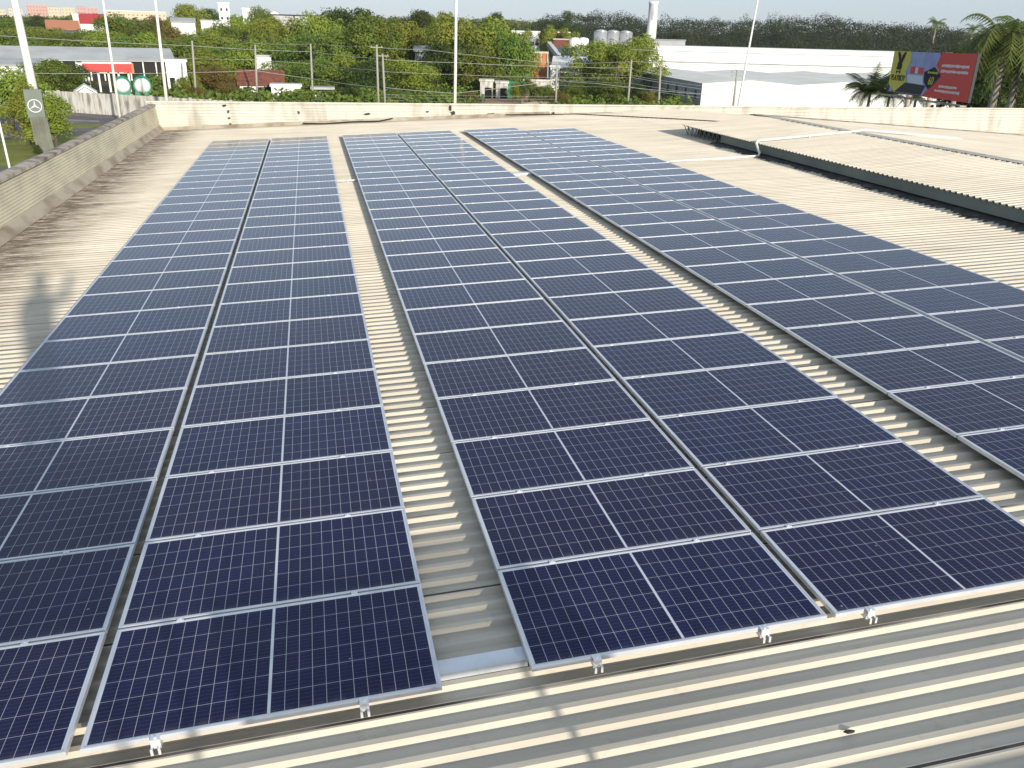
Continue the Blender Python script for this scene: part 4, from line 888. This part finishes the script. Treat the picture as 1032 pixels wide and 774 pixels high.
for k in range(3):
    q = math.pi/2+k*2*math.pi/3; s = Vector((math.cos(q), 0, math.sin(q))); pdx = Vector((-s.z, 0, s.x)); c = Vector((-.2, -.30, zc))
    ring.add([c+pdx*.08, c+s*.48, c-pdx*.08, c+Vector((0, -.05, 0))], [(0, 1, 3), (1, 2, 3), (0, 3, 2)])
ring.build('star_emblem', M['pwhite'], r_); tag(r_, 'dark grey pylon sign with a round three-pointed star emblem on the lawn', 'sign')

# ---------------------------------------------------------------- billboard
TL, TR = P(901.4, 51, 62), P(985.6, 54.2, 53)
def zat(px, py, Dd): return P(px, py, Dd).z
zt = (TL.z+TR.z)/2; zbm = (zat(894, 93, 62)+zat(975.4, 103, 53))/2
a2 = Vector((TL.x, TL.y, 0)); b2 = Vector((TR.x, TR.y, 0)); BWd = (b2-a2).length; BH = zt-zbm; ang = math.atan2((b2-a2).y, (b2-a2).x)
r_ = empty('billboard', (a2.x, a2.y, zbm), (0, 0, ang))
MB().box(0, BWd, .02, .18, 0, BH).build('panel', M['pdark'], r_)
def flat(name, m, pts, y, mb=None, parent=None):   # poster piece in unit coordinates (0..1, 0..1 from bottom left)
    n = len(pts); v = [(u*BWd, y, v_*BH) for u, v_ in pts]+[(u*BWd, y+.006, v_*BH) for u, v_ in pts]
    q = MB().add(v, [tuple(range(n)), tuple(range(n, 2*n))[::-1]]+[(i, n+i, n+(i+1) % n, (i+1) % n) for i in range(n)])
    return q.build(name, m, parent or r_)
flat('poster_picture', M['pblue'], [(.18, .99), (.60, .99), (.64, .45), (.48, .02), (.02, .02), (.05, .5)], .010)
flat('poster_picture', M['pdark'], [(.06, .03), (.46, .03), (.50, .25), (.24, .27), (.10, .12)], .004)
flat('poster_picture', M['ppale'], [(.24, .46), (.44, .46), (.46, .26), (.26, .28)], .004)
flat('poster_picture', M['pred'], [(.27, .66), (.44, .64), (.44, .50), (.27, .49)], .004)
flat('poster_picture', M['ppale'], [(.335, .64), (.37, .64), (.37, .50), (.335, .50)], -.002)
flat('poster_field', M['yellow'], [(.004, .996), (.235, .996), (.255, .80), (.215, .50), (.245, .30), (.10, .02), (.004, .20)], -.004)
flat('poster_field', M['pred'], [(.62, .996), (.996, .996), (.996, .004), (.47, .004), (.60, .30), (.66, .50), (.58, .72)], -.004)
dk = flat('poster_badge', M['ink'], [(.455, .55), (.57, .68), (.655, .50), (.535, .18), (.47, .33)], -.012)
def text(body, size, u, v, m, y, parent, bold=.0, shear=0):
    cu = bpy.data.curves.new('lettering', 'FONT'); cu.body = body; cu.size = size; cu.align_x = 'CENTER'; cu.align_y = 'CENTER'; cu.offset = bold; cu.extrude = .004; cu.shear = shear
    tmp = bpy.data.objects.new('lettering', cu); col.objects.link(tmp); dg = bpy.context.evaluated_depsgraph_get(); me = bpy.data.meshes.new_from_object(tmp.evaluated_get(dg)); bpy.data.objects.remove(tmp)
    me.materials.clear(); me.materials.append(m); o = bpy.data.objects.new('lettering', me); col.objects.link(o); o.parent = parent
    o.location = (u*BWd, y, v*BH); o.rotation_euler = (math.pi/2, 0, 0); return o
text('PLAYBOY', .46, .125, .36, M['ink'], -.02, r_, .008)
text('60', .62, .555, .36, M['yellow'], -.024, r_, .004, .2)
# rabbit-head emblem: two ears, head, bow
def ell(cx, cz, a, b, rot=0, n=16, z0=0): return [(cx+a*math.cos(2*math.pi*k/n)*math.cos(rot)-b*math.sin(2*math.pi*k/n)*math.sin(rot), cz+a*math.cos(2*math.pi*k/n)*math.sin(rot)+b*math.sin(2*math.pi*k/n)*math.cos(rot)) for k in range(n)]
mb = MB(); ux, uz = .118*BWd, .66*BH
def addflat(pts, y=-.018):
    pts = [(ux+(x-ux)*1.55, z) for x, z in pts]
    n = len(pts); o_ = [(x, y, z) for x, z in pts]; mb.add(o_+[(x, y+.008, z) for x, z in pts], [tuple(range(n)), tuple(range(n, 2*n))[::-1]]+[(i, n+i, n+(i+1) % n, (i+1) % n) for i in range(n)])
addflat([(ux-.05, uz+.05), (ux-.28, uz+.55), (ux-.34, uz+.78), (ux-.22, uz+.80), (ux-.02, uz+.60), (ux+.05, uz+.15)])
addflat([(ux-.02, uz+.15), (ux+.10, uz+.60), (ux+.30, uz+.80), (ux+.40, uz+.76), (ux+.33, uz+.50), (ux+.14, uz+.10)], -.0205)
addflat(ell(ux, uz, .20, .27, .35), -.023); addflat(ell(ux-.12, uz-.14, .13, .10, .3), -.0255)
addflat([(ux-.22, uz-.30), (ux-.02, uz-.34), (ux-.20, uz-.48)], -.028); addflat([(ux+.16, uz-.28), (ux-.02, uz-.34), (ux+.14, uz-.48)], -.0305)
mb.build('rabbit_emblem', M['ink'], r_)
def strokes(u0, u1, v, hgt, m):                  # small illegible print, as short upright strokes
    mb = MB(); u = u0; y = -.014
    while u < u1:
        w_ = random.uniform(.006, .014)
        mb.box(u*BWd, (u+w_)*BWd, y, y+.008, v*BH-hgt/2*random.uniform(.5, 1), v*BH+hgt/2*random.uniform(.6, 1))
        u += w_+.004
    return mb.build('small_print', m, r_)
strokes(.65, .94, .72, .17, M['pwhite']); strokes(.65, .94, .60, .17, M['pwhite']); strokes(.66, .86, .27, .17, M['pwhite']); strokes(.62, .90, .17, .17, M['pwhite']); strokes(.50, .62, .55, .13, M['yellow'])
for u in (.25, .52, .8):
    MB().tube([(u*BWd, .3, .1), (u*BWd, .3, -(zbm+7))], .14, 10).build('post', M['cap'], r_)
    MB().box(u*BWd-.06, u*BWd+.06, .182, .42, .05, BH-.1).build('back_strut', M['cap'], r_)
MB().box(.0, BWd, -.35, .0, -.22, -.14).build('catwalk', M['cap'], r_)
tag(r_, 'billboard with yellow left end, rabbit-head emblem and red right end on posts', 'billboard')

# ---------------------------------------------------------------- haze
HZ = bpy.data.materials.new('haze_air'); HZ.use_nodes = True; n = HZ.node_tree; n.nodes.remove(n.nodes['Principled BSDF'])
pv = n.nodes.new('ShaderNodeVolumePrincipled'); pv.inputs['Color'].default_value = (.86, .90, .95, 1); pv.inputs['Density'].default_value = .00010; pv.inputs['Anisotropy'].default_value = .2
n.links.new(pv.outputs[0], n.nodes['Material Output'].inputs['Volume'])
o = MB().box(-1900, 1900, -1900, 1900, -12, 75).build('haze', HZ); tag(o, kind='stuff', label='thin pale haze in the evening air over the whole place', cat='haze')
# the terrain ends well outside the haze
